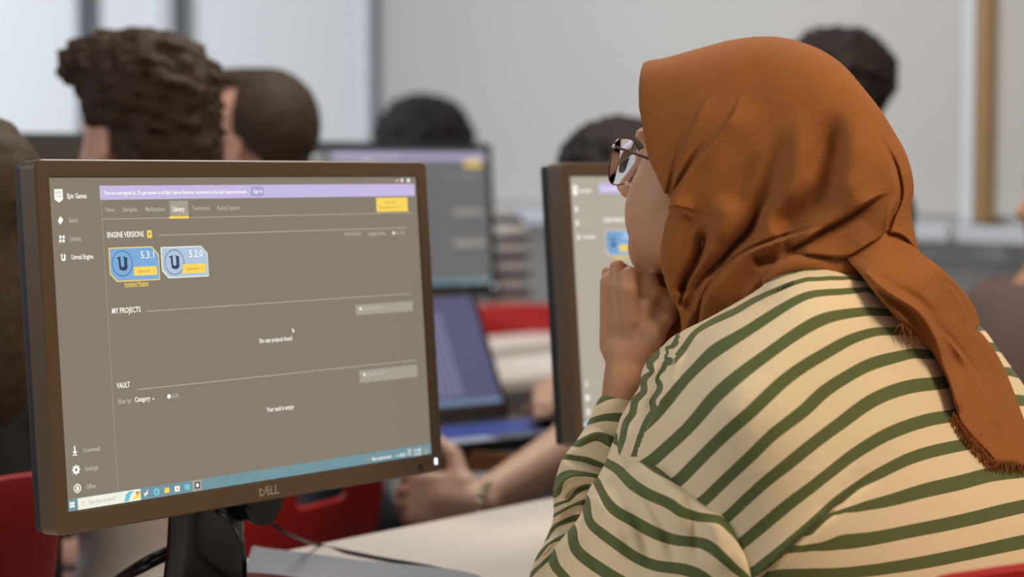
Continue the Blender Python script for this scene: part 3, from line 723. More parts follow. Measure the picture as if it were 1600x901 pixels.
# --- skin: head, neck, trunk core, near arm and hand in one surface, laid out on a grid fanning from the eye of the camera
def build_skin():
    gx = axis(815, 1600, 9, [(935, 1064, 1.5)]); gy = axis(60, 1100, 9, [(205, 625, 1.6)]); gz = axis(1.55, 2.04, .012, [(1.80, 1.98, .0035)])
    GX, GY, GZ = np.meshgrid(gx, gy, gz, indexing='ij'); P = at(GX, GY, GZ).astype(f32)
    d = head_sdf(P, HO, HR, crown=((-.010, 0, .020), (.086, .070, .082)), ear=.058)
    nk = hl(-.035, 0, -.10); base = np.array([.315, 1.82, EYE-.135])
    d = smin(d, caps(P, nk, base, .050, .056), .03)
    d = smin(d, ell(P, (.335, 1.84, EYE-.29), (.065, .065, .12)), .05)
    sh = np.array([.235, 1.72, EYE-.22]); el = np.array([.066, 1.868, DESKZ+.05]); wr = at(981, 594, 1.872)
    d = smin(d, caps(P, base+[0, 0, -.06], sh, .045, .034), .03); d = smin(d, caps(P, sh, el, .034, .026), .02)
    d = smin(d, caps(P, el, el*.45+wr*.55, .026, .023), .015); d = smin(d, caps(P, el*.45+wr*.55, wr, .023, .0200), .012)
    # hand: back of the hand to the camera and left, fingers rising beside the chin and bending under it
    wp = at(983, 556, 1.876); mid = at(984, 466, 1.868); A = mid-wp; A /= np.linalg.norm(A)
    N = np.array([-.42, -.90, -.02]); N -= A*(N@A); N /= np.linalg.norm(N); T = np.cross(N, A)   # T across
    if T[0] < 0: T = -T
    hs = .82
    d = smin(d, caps(P, wr, wp, .0205, .022), .012)
    pc = wp+A*.040; d = smin(d, rbox(P, pc, (.042, .030, .013), np.stack([A, T, N]), .0125), .012)
    # fingers given joint by joint: knuckle, middle joint, end joint, tip
    D = lambda x, y, z: at(x, y, z)
    F4 = [([D(966, 505, 1.868), D(953, 452, 1.870), D(951, 427, 1.880), D(962, 420, 1.898)], .0072),
          ([D(974, 500, 1.862), D(969, 445, 1.858), D(965, 418, 1.868), D(976, 424, 1.890)], .0080),
          ([D(990, 497, 1.856), D(983, 450, 1.846), D(984, 430, 1.852), D(1012, 446, 1.866), D(1034, 462, 1.874)], .0090),
          ([D(1008, 505, 1.856), D(1010, 474, 1.850), D(1022, 456, 1.854), D(1050, 466, 1.862), D(1058, 482, 1.868)], .0086)]
    for js, r in F4:
        fd = caps(P, wp*.45+js[0]*.55, js[0], r*1.05, r*1.03)
        for j, (a, b) in enumerate(zip(js, js[1:])): fd = smin(fd, caps(P, a, b, r*(1.02-.05*j), r*(.98-.06*j)), .0025)
        d = smin(d, fd, .0016)
    th = [D(1000, 545, 1.868), D(1022, 520, 1.856), D(1040, 494, 1.858), D(1050, 474, 1.866)]
    fd = caps(P, th[0], th[1], .014, .0115); fd = smin(fd, caps(P, th[1], th[2], .0112, .0098), .003); fd = smin(fd, caps(P, th[2], th[3], .0096, .0082), .003)
    d = smin(d, fd, .010)
    return frustum_mesh('body', gx, gy, gz, d, SKIN, woman, it=1)
inv_parent(build_skin(), woman)

# --- headscarf
def scarf_Dc(X): return 1.868-(X-1146)*.00030
HJ = [(1003, 98), (1040, 90), (1090, 76), (1140, 63), (1185, 57), (1225, 59), (1275, 74), (1315, 99), (1345, 132), (1375, 170), (1397, 205), (1418, 245), (1428, 290),
      (1424, 330), (1430, 368), (1436, 395), (1425, 430), (1375, 462), (1300, 480), (1200, 520), (1110, 560), (1040, 570), (985, 520), (955, 440), (930, 330), (928, 210), (955, 125)]
CREASES = [
 ([(1120, 118), (1110, 136), (1085, 180), (1066, 228), (1049, 290), (1041, 322)], 4.0, -.0140, 'g', (.35, .02), 1, 3),
 ([(1160, 134), (1152, 150), (1135, 186), (1102, 228), (1077, 258), (1055, 297), (1043, 322)], 4.0, -.0150, 'g', (.35, .02), 1, 3),
 ([(1188, 332), (1172, 362), (1146, 388), (1127, 410), (1099, 437)], 3.2, -.0100, 'g', (.2, .1), 1, 3),
 # (points, width, amplitude, kind, taper, side, w2)
 ([(1113, 128), (1085, 180), (1066, 228), (1049, 290), (1042, 322)], 24, .0110, 's', (.25, .02), -1, 2.2),
 ([(1156, 142), (1135, 186), (1102, 228), (1077, 258), (1055, 297), (1042, 325)], 28, .0140, 's', (.25, .02), -1, 2.2),
 ([(1217, 190), (1214, 235), (1202, 280), (1190, 316), (1174, 355), (1148, 384), (1127, 408), (1099, 435), (1083, 458), (1068, 490)], 15, -.0165, 'g', (.45, .05), 1, 3),
 ([(1200, 300), (1188, 330), (1172, 362), (1146, 388), (1127, 410), (1099, 437), (1083, 462)], 26, .0085, 's', (.2, .1), -1, 2.5),
 ([(1104, 345), (1099, 372), (1091, 402), (1074, 430), (1062, 462)], 9, -.0150, 'g', (.3, .1), 1, 3),
 ([(1107, 352), (1100, 385), (1088, 415), (1072, 445), (1064, 480)], 20, .0090, 's', (.3, .1), -1, 2.5),
 ([(1075, 300), (1060, 350), (1048, 400), (1052, 440)], 14, .0060, 'g', (.3, .3), 1, 3),
 ([(1322, 165), (1303, 205), (1292, 250), (1286, 290), (1268, 318), (1240, 342), (1205, 366)], 21, -.0165, 'g', (.3, .15), 1, 3),
 ([(1345, 180), (1338, 235), (1325, 285), (1300, 320)], 26, .0070, 'g', (.4, .3), 1, 3),
 ([(1290, 352), (1240, 366), (1202, 379), (1174, 390), (1146, 407), (1124, 426), (1105, 454), (1096, 480), (1090, 520)], 22, .0100, 's', (.25, .05), -1, 2.5),
 ([(1140, 300), (1130, 345), (1118, 385)], 22, .006, 'g', (.4, .3), 1, 3),
 ([(1230, 392), (1257, 377), (1283, 361), (1328, 336), (1366, 311), (1392, 300)], 30, .0110, 's', (.12, .3), -1, 3),
 ([(1226, 394), (1257, 379), (1283, 363), (1328, 338), (1364, 314)], 12, -.0070, 'g', (.1, .3), 1, 3),
 ([(1236, 397), (1283, 401), (1325, 402), (1356, 385), (1379, 370), (1392, 338), (1405, 305), (1398, 262), (1378, 222), (1364, 185)], 38, .0150, 's', (.08, .35), -1, 3),
 ([(1380, 364), (1405, 367), (1420, 378), (1432, 393)], 16, .0080, 's', (.1, .1), -1, 2.5),
 ([(1174, 412), (1196, 405), (1220, 407)], 9, -.0110, 'g', (.3, .2), 1, 3),
 ([(1178, 432), (1200, 420), (1222, 408), (1250, 402)], 9, .0060, 'g', (.2, .2), 1, 3),
 ([(1160, 470), (1185, 440), (1222, 416)], 7, .0040, 'g', (.2, .2), 1, 3),
 ([(1250, 402), (1244, 418), (1250, 432)], 5, -.0050, 'g', (.2, .2), 1, 3),
 ([(1066, 530), (1078, 495), (1092, 462)], 6, .0050, 'g', (.2, .2), 1, 3),
 ([(1150, 210), (1110, 300), (1085, 350)], 20, .0035, 'g', (.4, .4), 1, 3),
 ([(1180, 230), (1160, 300), (1140, 350)], 12, -.0045, 'g', (.4, .4), 1, 3),
 ([(1250, 160), (1248, 230), (1235, 300), (1215, 345)], 16, .0040, 'g', (.4, .3), 1, 3),
]
def relief(X, Y, L):
    h = np.zeros(X.shape)
    for pts, wd, amp, kd, tp_, side, w2 in L: h = h+fold(X, Y, pts, wd, amp, kd, tp_, side, w2)
    return h
RIM = [(1010, 85), (1001, 112), (998, 142), (1000, 195), (1005, 244), (1023, 283), (1042, 324), (1033, 352), (1024, 391), (1024, 424), (1041, 458), (1060, 484), (1064, 520), (1058, 570)]
def build_scarf():
    gx = axis(985, 1440, 1.6); gy = axis(50, 575, 1.6); gz = axis(1.66, 2.0, .0038)
    X, Y = np.meshgrid(gx, gy, indexing='ij'); Z = gz[None, None, :]
    Dc = scarf_Dc(X); T2 = inflate(X, Y, HJ, PXM, 1.0, .104)
    h = relief(X, Y, CREASES)*1.2
    h = h+.0006*np.sin(X*.09+Y*.05)*np.sin(Y*.07)
    Fv = layer(Z, Dc, T2, h)
    dk = [(1015, 436), (1050, 432), (1080, 470), (1085, 530), (1060, 575), (1030, 570), (1022, 520), (1012, 470)]
    Fu = layer(Z, np.full(X.shape, 1.885), inflate(X, Y, dk, PXM, 1.0, .014), None)
    # gathered cloth piece at the nape
    bl = [(1236, 398), (1283, 400), (1325, 402), (1345, 412), (1355, 440), (1345, 455), (1300, 440), (1240, 436), (1205, 452), (1190, 440), (1205, 415)]
    T3 = inflate(X, Y, bl, PXM, 1.2, .03)
    Fv = smin(Fv, layer(Z, np.full(X.shape, 1.748)+(Y-420)*.0001, T3, None), .004)
    GX, GY, GZ = np.meshgrid(gx, gy, gz, indexing='ij'); P = at(GX, GY, GZ).astype(f32); q = (P-HO.astype(f32))@HR.T.astype(f32)
    sk = smin(ell(q, (-.012, 0, .024), (.103, .083, .094)), ell(q, (.035, 0, -.030), (.062, .070, .088)), .03); Fv = smin(Fv, sk, .006)
    # opening for the face: the edge runs back over the brow
    R = catmull(RIM, 5); yy, xx = R[:, 1], R[:, 0]; rx = np.interp(Y, yy, xx)
    dist, side, _ = seg_dist(X, Y, R); sgn = np.where(X < rx, 1., -1.)
    kk = np.clip((Y-170)/140, 0, 1)*np.clip((470-Y)/40, 0, 1)*600
    cut = (sgn*dist)[..., None]+np.maximum(Z-1.81, 0)*kk[..., None]
    Fv = smax(Fv, cut*PXM, .004); Fv = np.minimum(Fv, Fu)
    o = frustum_mesh('headscarf', gx, gy, gz, Fv, SCARF, woman, it=1); return inv_parent(o, woman)
build_scarf()

# --- jersey
TORSO = [(1056, 522), (1115, 492), (1176, 457), (1209, 434), (1245, 424), (1281, 420), (1331, 428), (1400, 445), (1470, 468), (1531, 508), (1562, 548), (1600, 602), (1640, 665), (1680, 745), (1705, 840), (1715, 950),
         (1720, 1100), (1700, 1260), (1600, 1330), (1400, 1350), (1250, 1320), (1150, 1230), (1120, 1100), (1080, 960), (1010, 880), (960, 800), (958, 725), (964, 690), (965, 665), (974, 643), (990, 618), (1000, 600), (1003, 579), (1014, 559), (1034, 541)]
TDC = [(1000, 600, 1.80), (962, 690, 1.80), (1045, 530, 1.785), (1115, 492, 1.752), (1180, 455, 1.742), (1250, 424, 1.728), (1300, 422, 1.738), (1400, 445, 1.80), (1531, 510, 1.90), (1600, 600, 1.94), (1700, 800, 1.95), (1150, 640, 1.72),
       (1190, 900, 1.74), (1300, 1200, 1.79), (1700, 1200, 1.93), (1260, 620, 1.73), (1450, 700, 1.82), (1000, 850, 1.80)]
WRINK = [
 ([(1372, 741), (1340, 757), (1312, 784), (1275, 820), (1234, 858), (1188, 903)], 26, .0080, 's', (.4, .0), 1, 3.5),
 ([(1380, 735), (1345, 752), (1316, 778), (1280, 812)], 15, -.0035, 'g', (.3, .2), 1, 3),
 ([(1046, 548), (1036, 575), (1024, 610), (1016, 640), (1008, 668)], 7, -.0085, 'g', (.2, .3), 1, 3),
 ([(1066, 545), (1052, 580), (1036, 620), (1022, 652)], 8, .0070, 'g', (.2, .3), 1, 3),
 ([(1024, 560), (1012, 590), (1004, 620), (994, 650)], 6, .0075, 'g', (.2, .3), 1, 3),
 ([(1008, 590), (996, 625), (986, 655), (980, 685)], 5, -.0075, 'g', (.2, .3), 1, 3),
 ([(1213, 440), (1262, 433), (1300, 434), (1345, 440)], 7, .0030, 'g', (.2, .2), 1, 3),
 ([(1210, 450), (1262, 440), (1340, 449)], 3, -.0018, 'g', (.1, .1), 1, 3),
 ([(1400, 560), (1380, 640), (1375, 740)], 40, .0030, 'g', (.4, .4), 1, 3),
 ([(1180, 560), (1130, 640), (1060, 700)], 34, .0030, 'g', (.3, .3), 1, 3),
]
def torso_fields(X, Y):
    return rbf(TDC, X, Y, eps=1e-4), inflate(X, Y, TORSO, PXM, .80, .125, n=80)
def poly_samples(L):
    out = []
    for n, pts in L:
        c = catmull(pts, 2)
        for p in c: out.append((p[0], p[1], n))
    return out
SA = [(-1, [(1040, 536), (1075, 505), (1130, 468), (1180, 446), (1240, 424), (1300, 418), (1345, 424)]),
      (0, [(1072, 538), (1087, 518), (1115, 501), (1150, 485), (1179, 468), (1219, 450), (1262, 436), (1330, 434)]),
      (1, [(1026, 645), (1043, 625), (1072, 590), (1107, 556), (1136, 536), (1173, 513), (1213, 487), (1245, 468), (1274, 458), (1317, 455), (1355, 452)]),
      (2, [(1022, 717), (1043, 698), (1072, 672), (1098, 643), (1115, 622), (1153, 588), (1196, 556), (1245, 521), (1283, 500), (1317, 491), (1358, 487), (1387, 488)]),
      (3, [(1061, 750), (1101, 709), (1136, 675), (1174, 643), (1219, 599), (1254, 573), (1288, 553), (1329, 530), (1366, 518), (1395, 517), (1424, 518), (1480, 525)]),
      (4, [(1100, 782), (1130, 753), (1174, 712), (1208, 678), (1255, 643), (1288, 611), (1329, 585), (1358, 570), (1395, 559), (1430, 551), (1456, 553), (1551, 541), (1600, 560)]),
      (5, [(1139, 805), (1188, 759), (1232, 724), (1275, 689), (1319, 657), (1358, 628), (1395, 611), (1430, 602), (1476, 597), (1580, 580), (1640, 600)]),
      (6, [(1162, 846), (1197, 817), (1232, 788), (1275, 756), (1319, 721), (1338, 707), (1378, 683), (1416, 667), (1459, 654), (1491, 649), (1591, 625), (1670, 640)]),
      (7, [(1180, 892), (1232, 851), (1275, 814), (1306, 785), (1338, 762), (1372, 741), (1416, 718), (1459, 704), (1503, 695), (1532, 689), (1600, 672), (1680, 680)])]
SBL = [(7, [(1300, 790), (1312, 784), (1340, 758), (1372, 741), (1416, 718), (1459, 704), (1503, 695), (1532, 689), (1600, 672), (1680, 665)]),
       (8, [(1262, 832), (1290, 808), (1319, 797), (1387, 782), (1445, 766), (1503, 753), (1546, 741), (1598, 735), (1690, 725)]),
       (9, [(1240, 857), (1300, 851), (1358, 843), (1416, 831), (1474, 820), (1532, 807), (1598, 791), (1690, 775)]),
       (10, [(1217, 897), (1300, 896), (1387, 887), (1459, 875), (1532, 860), (1598, 846), (1690, 830)]),
       (11, [(1200, 945), (1300, 945), (1459, 930), (1690, 890)]), (14, [(1200, 1095), (1450, 1085), (1700, 1050)])]
SCH = [(0, [(1046, 541), (1041, 551), (1044, 562), (1036, 575), (1027, 590), (1031, 606), (1019, 626), (1022, 640), (1010, 658), (998, 690)]),
       (1, [(1026, 556), (1015, 566), (1019, 580), (1006, 594), (1007, 612), (992, 626), (989, 645), (978, 660), (973, 684)]),
       (-1, [(1084, 540), (1074, 570), (1062, 600), (1048, 632), (1034, 660), (1024, 700)])]
FOLDL = [(1374, 740), (1340, 758), (1312, 784), (1275, 820), (1234, 858), (1188, 903), (1150, 960)]
CHL = [(1062, 525), (1054, 560), (1043, 592), (1030, 626), (1017, 652), (1000, 692), (995, 715)]
def torso_stripe(px, py, W):
    a = rbf(poly_samples(SA), px, py, eps=2e-3, kind='lin'); b = rbf(poly_samples(SBL), px, py, eps=2e-3, kind='lin')
    c = rbf(poly_samples(SCH), px, py, eps=2e-3, kind='lin')
    F_ = catmull(FOLDL, 4); fx = np.interp(py, F_[:, 1], F_[:, 0]); useb = (py > 741) & (px > fx-1)
    useb |= py > 960
    t = np.clip((px-1372)/30, 0, 1)*np.clip((py-700)/30, 0, 1); ab = np.where(useb, b, a*(1-t)+b*t); ab = np.where((px > 1372) & (py > 735), b, ab)
    C_ = catmull(CHL, 4); cx = np.interp(py, C_[:, 1], C_[:, 0]); 
    lab = np.where((px < cx) & (py > 524) & (py < 712), 2, np.where(useb | ((px > 1372) & (py > 735)), 1, 0))
    return {'stripe': ((a*(1-t)+b*t, b, c), lab)}
def build_torso():
    gx = axis(950, 1730, 9, [(950, 1075, 1.8), (1075, 1600, 2.6)]); gy = axis(412, 1360, 14, [(412, 905, 2.4)]); gz = axis(1.52, 2.13, .0055)
    X, Y = np.meshgrid(gx, gy, indexing='ij'); Z = gz[None, None, :]
    Dc, T2 = torso_fields(X, Y)
    h = relief(X, Y, WRINK)
    o = frustum_mesh('jersey', gx, gy, gz, layer(Z, Dc, T2, h), KNIT, woman, it=2, attr=torso_stripe); inv_parent(o, woman)
build_torso()
UPARM = [(968, 664), (985, 686), (1004, 702), (1030, 722), (1061, 748), (1100, 778), (1138, 800), (1155, 830), (1172, 868), (1184, 905), (1196, 960), (1200, 1040), (1150, 1100), (1040, 1110), (930, 1075), (880, 1010), (858, 950), (850, 905),
         (862, 864), (880, 838), (900, 814), (911, 794), (920, 764), (934, 744), (947, 718), (956, 692)]
FORE = [(936, 622), (955, 613), (987, 611), (1000, 622), (1010, 660), (1004, 720), (990, 800), (960, 900), (930, 1010), (880, 1070), (835, 1060), (815, 1000), (817, 940), (828, 897), (837, 871), (852, 843), (863, 814), (865, 790), (864, 766), (870, 740), (880, 714), (901, 687), (918, 660)]
SW1 = [
 ([(1000, 712), (1035, 760), (1060, 800), (1075, 850)], 30, .005, 'g', (.2, .3), 1, 3),
 ([(945, 745), (985, 790), (1010, 850), (1020, 900)], 11, -.0085, 'g', (.1, .3), 1, 3),
 ([(925, 770), (955, 820), (975, 880)], 11, .0080, 'g', (.1, .3), 1, 3),
 ([(962, 715), (1000, 760), (1040, 830), (1060, 900)], 9, -.006, 'g', (.1, .3), 1, 3),
 ([(905, 810), (925, 860), (940, 920)], 10, -.005, 'g', (.1, .3), 1, 3),
 ([(1110, 800), (1120, 850), (1135, 900)], 16, .005, 'g', (.2, .3), 1, 3),
 ([(1070, 770), (1085, 820), (1090, 880)], 8, -.0045, 'g', (.2, .3), 1, 3),
 ([(985, 690), (985, 720), (970, 745)], 6, -.004, 'g', (.2, .3), 1, 3)]
SW2 = [
 ([(900, 694), (934, 678), (960, 692)], 6, .0085, 'g', (.2, .1), 1, 3),
 ([(878, 716), (920, 722), (950, 738)], 6, -.0085, 'g', (.2, .1), 1, 3),
 ([(866, 776), (880, 752), (905, 742), (940, 748)], 6, .0095, 'g', (.1, .1), 1, 3),
 ([(884, 784), (900, 766), (925, 762)], 5, -.0100, 'g', (.2, .1), 1, 3),
 ([(866, 812), (890, 790), (915, 786)], 5, .0090, 'g', (.1, .1), 1, 3),
 ([(853, 846), (875, 820), (905, 806)], 5, -.0095, 'g', (.1, .1), 1, 3),
 ([(840, 868), (862, 846), (885, 836)], 5, .0085, 'g', (.1, .1), 1, 3),
 ([(834, 892), (850, 870), (868, 862)], 4, -.005, 'g', (.1, .1), 1, 3)]
SU = [(0, [(962, 686), (980, 699), (994, 707), (1023, 729), (1049, 743), (1090, 765), (1140, 790)]),
      (1, [(946, 722), (967, 734), (987, 755), (1014, 772), (1047, 786), (1064, 799), (1095, 808), (1124, 811), (1145, 828), (1156, 840), (1180, 880)]),
      (2, [(932, 752), (944, 777), (960, 797), (987, 812), (1020, 831), (1058, 844), (1098, 848), (1124, 866), (1150, 889), (1168, 905), (1190, 950)]),
      (3, [(916, 780), (920, 814), (937, 830), (964, 850), (994, 871), (1027, 884), (1064, 888), (1100, 902), (1140, 940)]),
      (4, [(895, 826), (897, 854), (913, 871), (937, 887), (960, 901), (1020, 930), (1080, 945)]),
      (5, [(861, 862), (867, 884), (880, 899), (910, 930), (960, 960)]), (7, [(850, 960), (900, 1020), (980, 1050)])]
SF = [(0, [(930, 628), (954, 617), (987, 616), (1005, 620)]), (1, [(922, 658), (944, 652), (967, 652), (1000, 656)]), (2, [(905, 693), (922, 683), (936, 680), (957, 690), (975, 700)]),
      (3, [(880, 713), (910, 717), (944, 729), (965, 738)]), (4, [(868, 772), (873, 750), (893, 739), (934, 744), (950, 750)]), (5, [(889, 781), (907, 764), (922, 760), (940, 765)]),
      (6, [(878, 798), (893, 790), (912, 784), (930, 786)]), (7, [(853, 842), (870, 820), (900, 809), (920, 806)]), (8, [(838, 872), (857, 850), (877, 840), (900, 834)]), (9, [(829, 898), (850, 878), (870, 864), (890, 858)]), (11, [(820, 960), (860, 930), (900, 910)])]
def build_sleeve():
    gx = axis(808, 1210, 2.4); gy = axis(600, 1120, 8, [(600, 905, 2.4)]); gz = axis(1.54, 1.98, .005)
    X, Y = np.meshgrid(gx, gy, indexing='ij'); Z = gz[None, None, :]
    D1 = rbf([(1010, 710, 1.735), (1140, 800, 1.655), (1190, 950, 1.66), (962, 690, 1.80), (920, 770, 1.79), (870, 880, 1.825), (1000, 1000, 1.78), (900, 1050, 1.86), (1150, 1080, 1.72), (1050, 850, 1.72)], X, Y, eps=1e-4)
    T1 = inflate(X, Y, UPARM, PXM, .75, .065)
    D2 = rbf([(960, 615, 1.872), (870, 760, 1.876), (850, 900, 1.876), (880, 1050, 1.873), (1000, 700, 1.873), (960, 900, 1.86)], X, Y, eps=1e-4)
    T_2 = inflate(X, Y, FORE, PXM, 1.0, .048)
    F1 = layer(Z, D1, T1, relief(X, Y, SW1)); F2 = layer(Z, D2, T_2, relief(X, Y, SW2))
    Fv = np.minimum(F1, F2)
    def attr(px, py, W):
        d1 = np.interp(0, [0, 1], [0, 1])
        a = rbf(poly_samples(SU), px, py, eps=2e-3, kind='lin'); b = rbf(poly_samples(SF), px, py, eps=2e-3, kind='lin')
        z1 = rbf([(1010, 710, 1.735), (1140, 800, 1.655), (1190, 950, 1.66), (962, 690, 1.80), (920, 770, 1.79), (870, 880, 1.825), (1000, 1000, 1.78), (900, 1050, 1.86), (1150, 1080, 1.72), (1050, 850, 1.72)], px, py, eps=1e-4)
        f1 = layer(W[:, 1][:, None], z1, inflate(px, py, UPARM, PXM, .75, .065), relief(px, py, SW1))[:, 0]
        return {'stripe': ((a, b), np.where(np.abs(f1) < .005, 0, 1))}
    o = frustum_mesh('jersey_sleeve', gx, gy, gz, Fv, KNIT, woman, it=1, attr=attr); inv_parent(o, woman)
build_sleeve()

# --- scarf end hanging down the back
TAIL = [(1322, 400), (1345, 386), (1372, 366), (1398, 358), (1424, 374), (1436, 392), (1470, 418), (1500, 448), (1522, 478), (1531, 506), (1524, 516), (1534, 520), (1560, 556), (1580, 600), (1598, 648), (1616, 690), (1626, 716), (1606, 728), (1580, 724), (1556, 722), (1540, 706), (1524, 690), (1508, 672),
        (1496, 652), (1484, 606), (1470, 575), (1452, 545), (1436, 528), (1424, 514), (1404, 500), (1384, 478), (1362, 452), (1344, 428)]
TC = [([(1345, 418), (1387, 455), (1430, 480), (1456, 515), (1473, 562), (1493, 625), (1500, 650)], 8, .0110, 'g', (.05, .1), 1, 3),
      ([(1348, 432), (1366, 448), (1395, 471), (1424, 497), (1444, 533), (1462, 565)], 5, -.0080, 'g', (.05, .2), 1, 3),
      ([(1354, 424), (1395, 448), (1436, 474), (1470, 515), (1490, 562), (1506, 615)], 8, -.0070, 'g', (.1, .2), 1, 3),
      ([(1455, 500), (1479, 524), (1508, 559), (1531, 596), (1560, 645), (1575, 690)], 30, .0080, 's', (.2, .2), 1, 3),
      ([(1480, 440), (1502, 470), (1512, 505)], 8, .006, 's', (.2, .2), 1, 2.5),
      ([(1400, 380), (1420, 410), (1440, 450), (1480, 505)], 24, .006, 'g', (.2, .3), 1, 3),
      ([(1512, 525), (1540, 570), (1562, 620)], 8, -.004, 'g', (.2, .2), 1, 3)]
def tail_center(X, Y):
    Dc, T2 = torso_fields(X, Y); fr_ = Dc-np.sqrt(np.maximum(T2, 0))
    sm = np.clip(T2/.0009, 0, 1); zt = np.where(T2 > 0, fr_, Dc)
    top = rbf([(1322, 400, 1.738), (1372, 366, 1.735), (1424, 374, 1.76), (1436, 395, 1.76), (1344, 428, 1.708), (1400, 440, 1.705), (1470, 418, 1.76), (1500, 448, 1.80), (1531, 506, 1.835), (1452, 545, 1.70), (1404, 500, 1.69)], X, Y, eps=1e-4)
    w_ = np.clip((Y-470-(X-1400)*.35)/70, 0, 1); w_ = w_*w_*(3-2*w_)
    return top*(1-w_)+(np.minimum(zt, 1.93)-.006)*w_
def build_tail():
    gx = axis(1315, 1636, 2.0); gy = axis(350, 740, 2.0); gz = axis(1.62, 1.93, .003)
    X, Y = np.meshgrid(gx, gy, indexing='ij'); Z = gz[None, None, :]
    Dc = tail_center(X, Y)
    T2 = inflate(X, Y, TAIL, PXM, .9, .0110)
    rag = .0004*np.sin(X*1.1)*np.sin(X*.63+1)*(Y > 640); T2 = T2+np.where(T2 < .00006, rag*.03, 0)
    o = frustum_mesh('headscarf_end', gx, gy, gz, layer(Z, Dc, T2, relief(X, Y, TC)*1.3), SCARF, woman, it=2); inv_parent(o, woman)
    # fringe threads
    mb = MB(); edge = catmull([(1494, 648), (1508, 670), (1524, 690), (1540, 706), (1556, 722), (1580, 726), (1606, 730)], 14); ed2 = catmull([(1412, 508), (1424, 516), (1436, 530)], 8)
    E_ = np.vstack([edge, edge+RNG.normal(0, 1.2, edge.shape), ed2])
    zz = tail_center(E_[:, 0], E_[:, 1])
    for (x, y), z in zip(E_, zz):
        L = 9+RNG.random()*13; a = RNG.normal(.15, .45); pts = []
        for k_ in range(4):
            f_ = k_/3; xx, yy = x-4+L*f_*math.sin(a-.35)+RNG.normal(0, .5), y-4+(L+4)*f_*math.cos(a*.6)
            pts.append(at(xx, yy, z-.010+.004*f_))
        mb.tube(pts, [.0006, .0005, .0004, .0002], n=4)
    o = mb.build('headscarf_fringe', SCARF, woman); o['kind'] = 'stuff'; inv_parent(o, woman)
build_tail()
# torn thread of the neck seam
mb = MB()
for k_ in range(16):
    x = 1214+k_*1.7; y = 454-k_*.75; _c, _t = torso_fields(np.array([[x]]), np.array([[y]])); z = float(_c[0, 0]-math.sqrt(max(_t[0, 0], 0)))-.0010
    mb.tube([at(x, y+3, z), at(x+RNG.normal(0, 1.5), y-1, z-.002), at(x+RNG.normal(1, 1), y-4, z)], .0005, n=4)
inv_parent(mb.build('seam_stitches', mat('thread_green', srgb(70, 76, 60), rough=.9), woman), woman)

# --- lower body, seated: shorts waist, thighs, shins, shoes (out of the picture)
def build_legs():
    Fd = np.array([-.70, .714, 0]); Ld = np.array([-.714, -.70, 0]); hip = np.array([.40, 1.76, .53])
    ax = (axis(-.35, .75, .02), axis(1.3, 2.45, .02), axis(.0, .95, .02)); P = world_grid(ax)
    d = caps(P, hip-Ld*.08, hip+Ld*.08, .13, .13); d = smin(d, ell(P, hip+np.array([0, 0, .10]), (.13, .13, .12)), .04)
    for s_ in (-1, 1):
        k_ = hip+Ld*.10*s_+Fd*.42-np.array([0, 0, .02]); d = smin(d, caps(P, hip+Ld*.09*s_, k_, .085, .060), .04); d = smin(d, caps(P, k_, k_*[1, 1, 0]+[0, 0, .08], .062, .045), .03)
    o = world_mesh('trousers', ax, d, mat('trousers_dark', srgb(44, 46, 56), rough=.85), woman); inv_parent(o, woman)
    mb = MB()
    for s_ in (-1, 1):
        k_ = hip+Ld*.10*s_+Fd*.42; mb.sph((0, 0, 0), 1, 8, Matrix.Translation((k_[0]+Fd[0]*.05, k_[1]+Fd[1]*.05, .045)) @ Matrix.Rotation(math.atan2(Fd[1], Fd[0]), 4, 'Z') @ Matrix.Diagonal((.13, .048, .042, 1)))
    inv_parent(mb.build('shoes', mat('shoe_white', srgb(210, 208, 204), rough=.6), woman, smooth=True), woman)
build_legs()

# --- spectacles
WIRE = mat('spectacle_wire', srgb(120, 96, 80), rough=.25, metal=.9)
GLASS = mat('spectacle_glass', (.96, .97, 1, 1), rough=.02, trans=1, spec=.5); GLASS.node_tree.nodes['Principled BSDF'].inputs['IOR'].default_value = 1.04
gl = thing('eyeglasses', 'thin wire-framed glasses worn by the woman in the orange headscarf', 'glasses', tuple(hl(.098, 0, 0)))
def gparent(o): o.parent = gl; o.matrix_parent_inverse = Matrix.Translation(-Vector(gl.location)); return o
def lens_pts(sgn, n=32, k=1.0):
    out = []
    for i in range(n):
        a = 2*math.pi*i/n; c, s = math.cos(a), math.sin(a)
        r = 1/((abs(c)**2.6+abs(s)**2.6)**(1/2.6)); l = .0350+.0280*c*r*k; u = -.0110+.0225*s*r*k*(1 if s > 0 else 1.02)
        out.append(hl(.101-((l-.03)/.05)**2*.010+.06*0-.12*(u)*0, sgn*l, u))
    return out
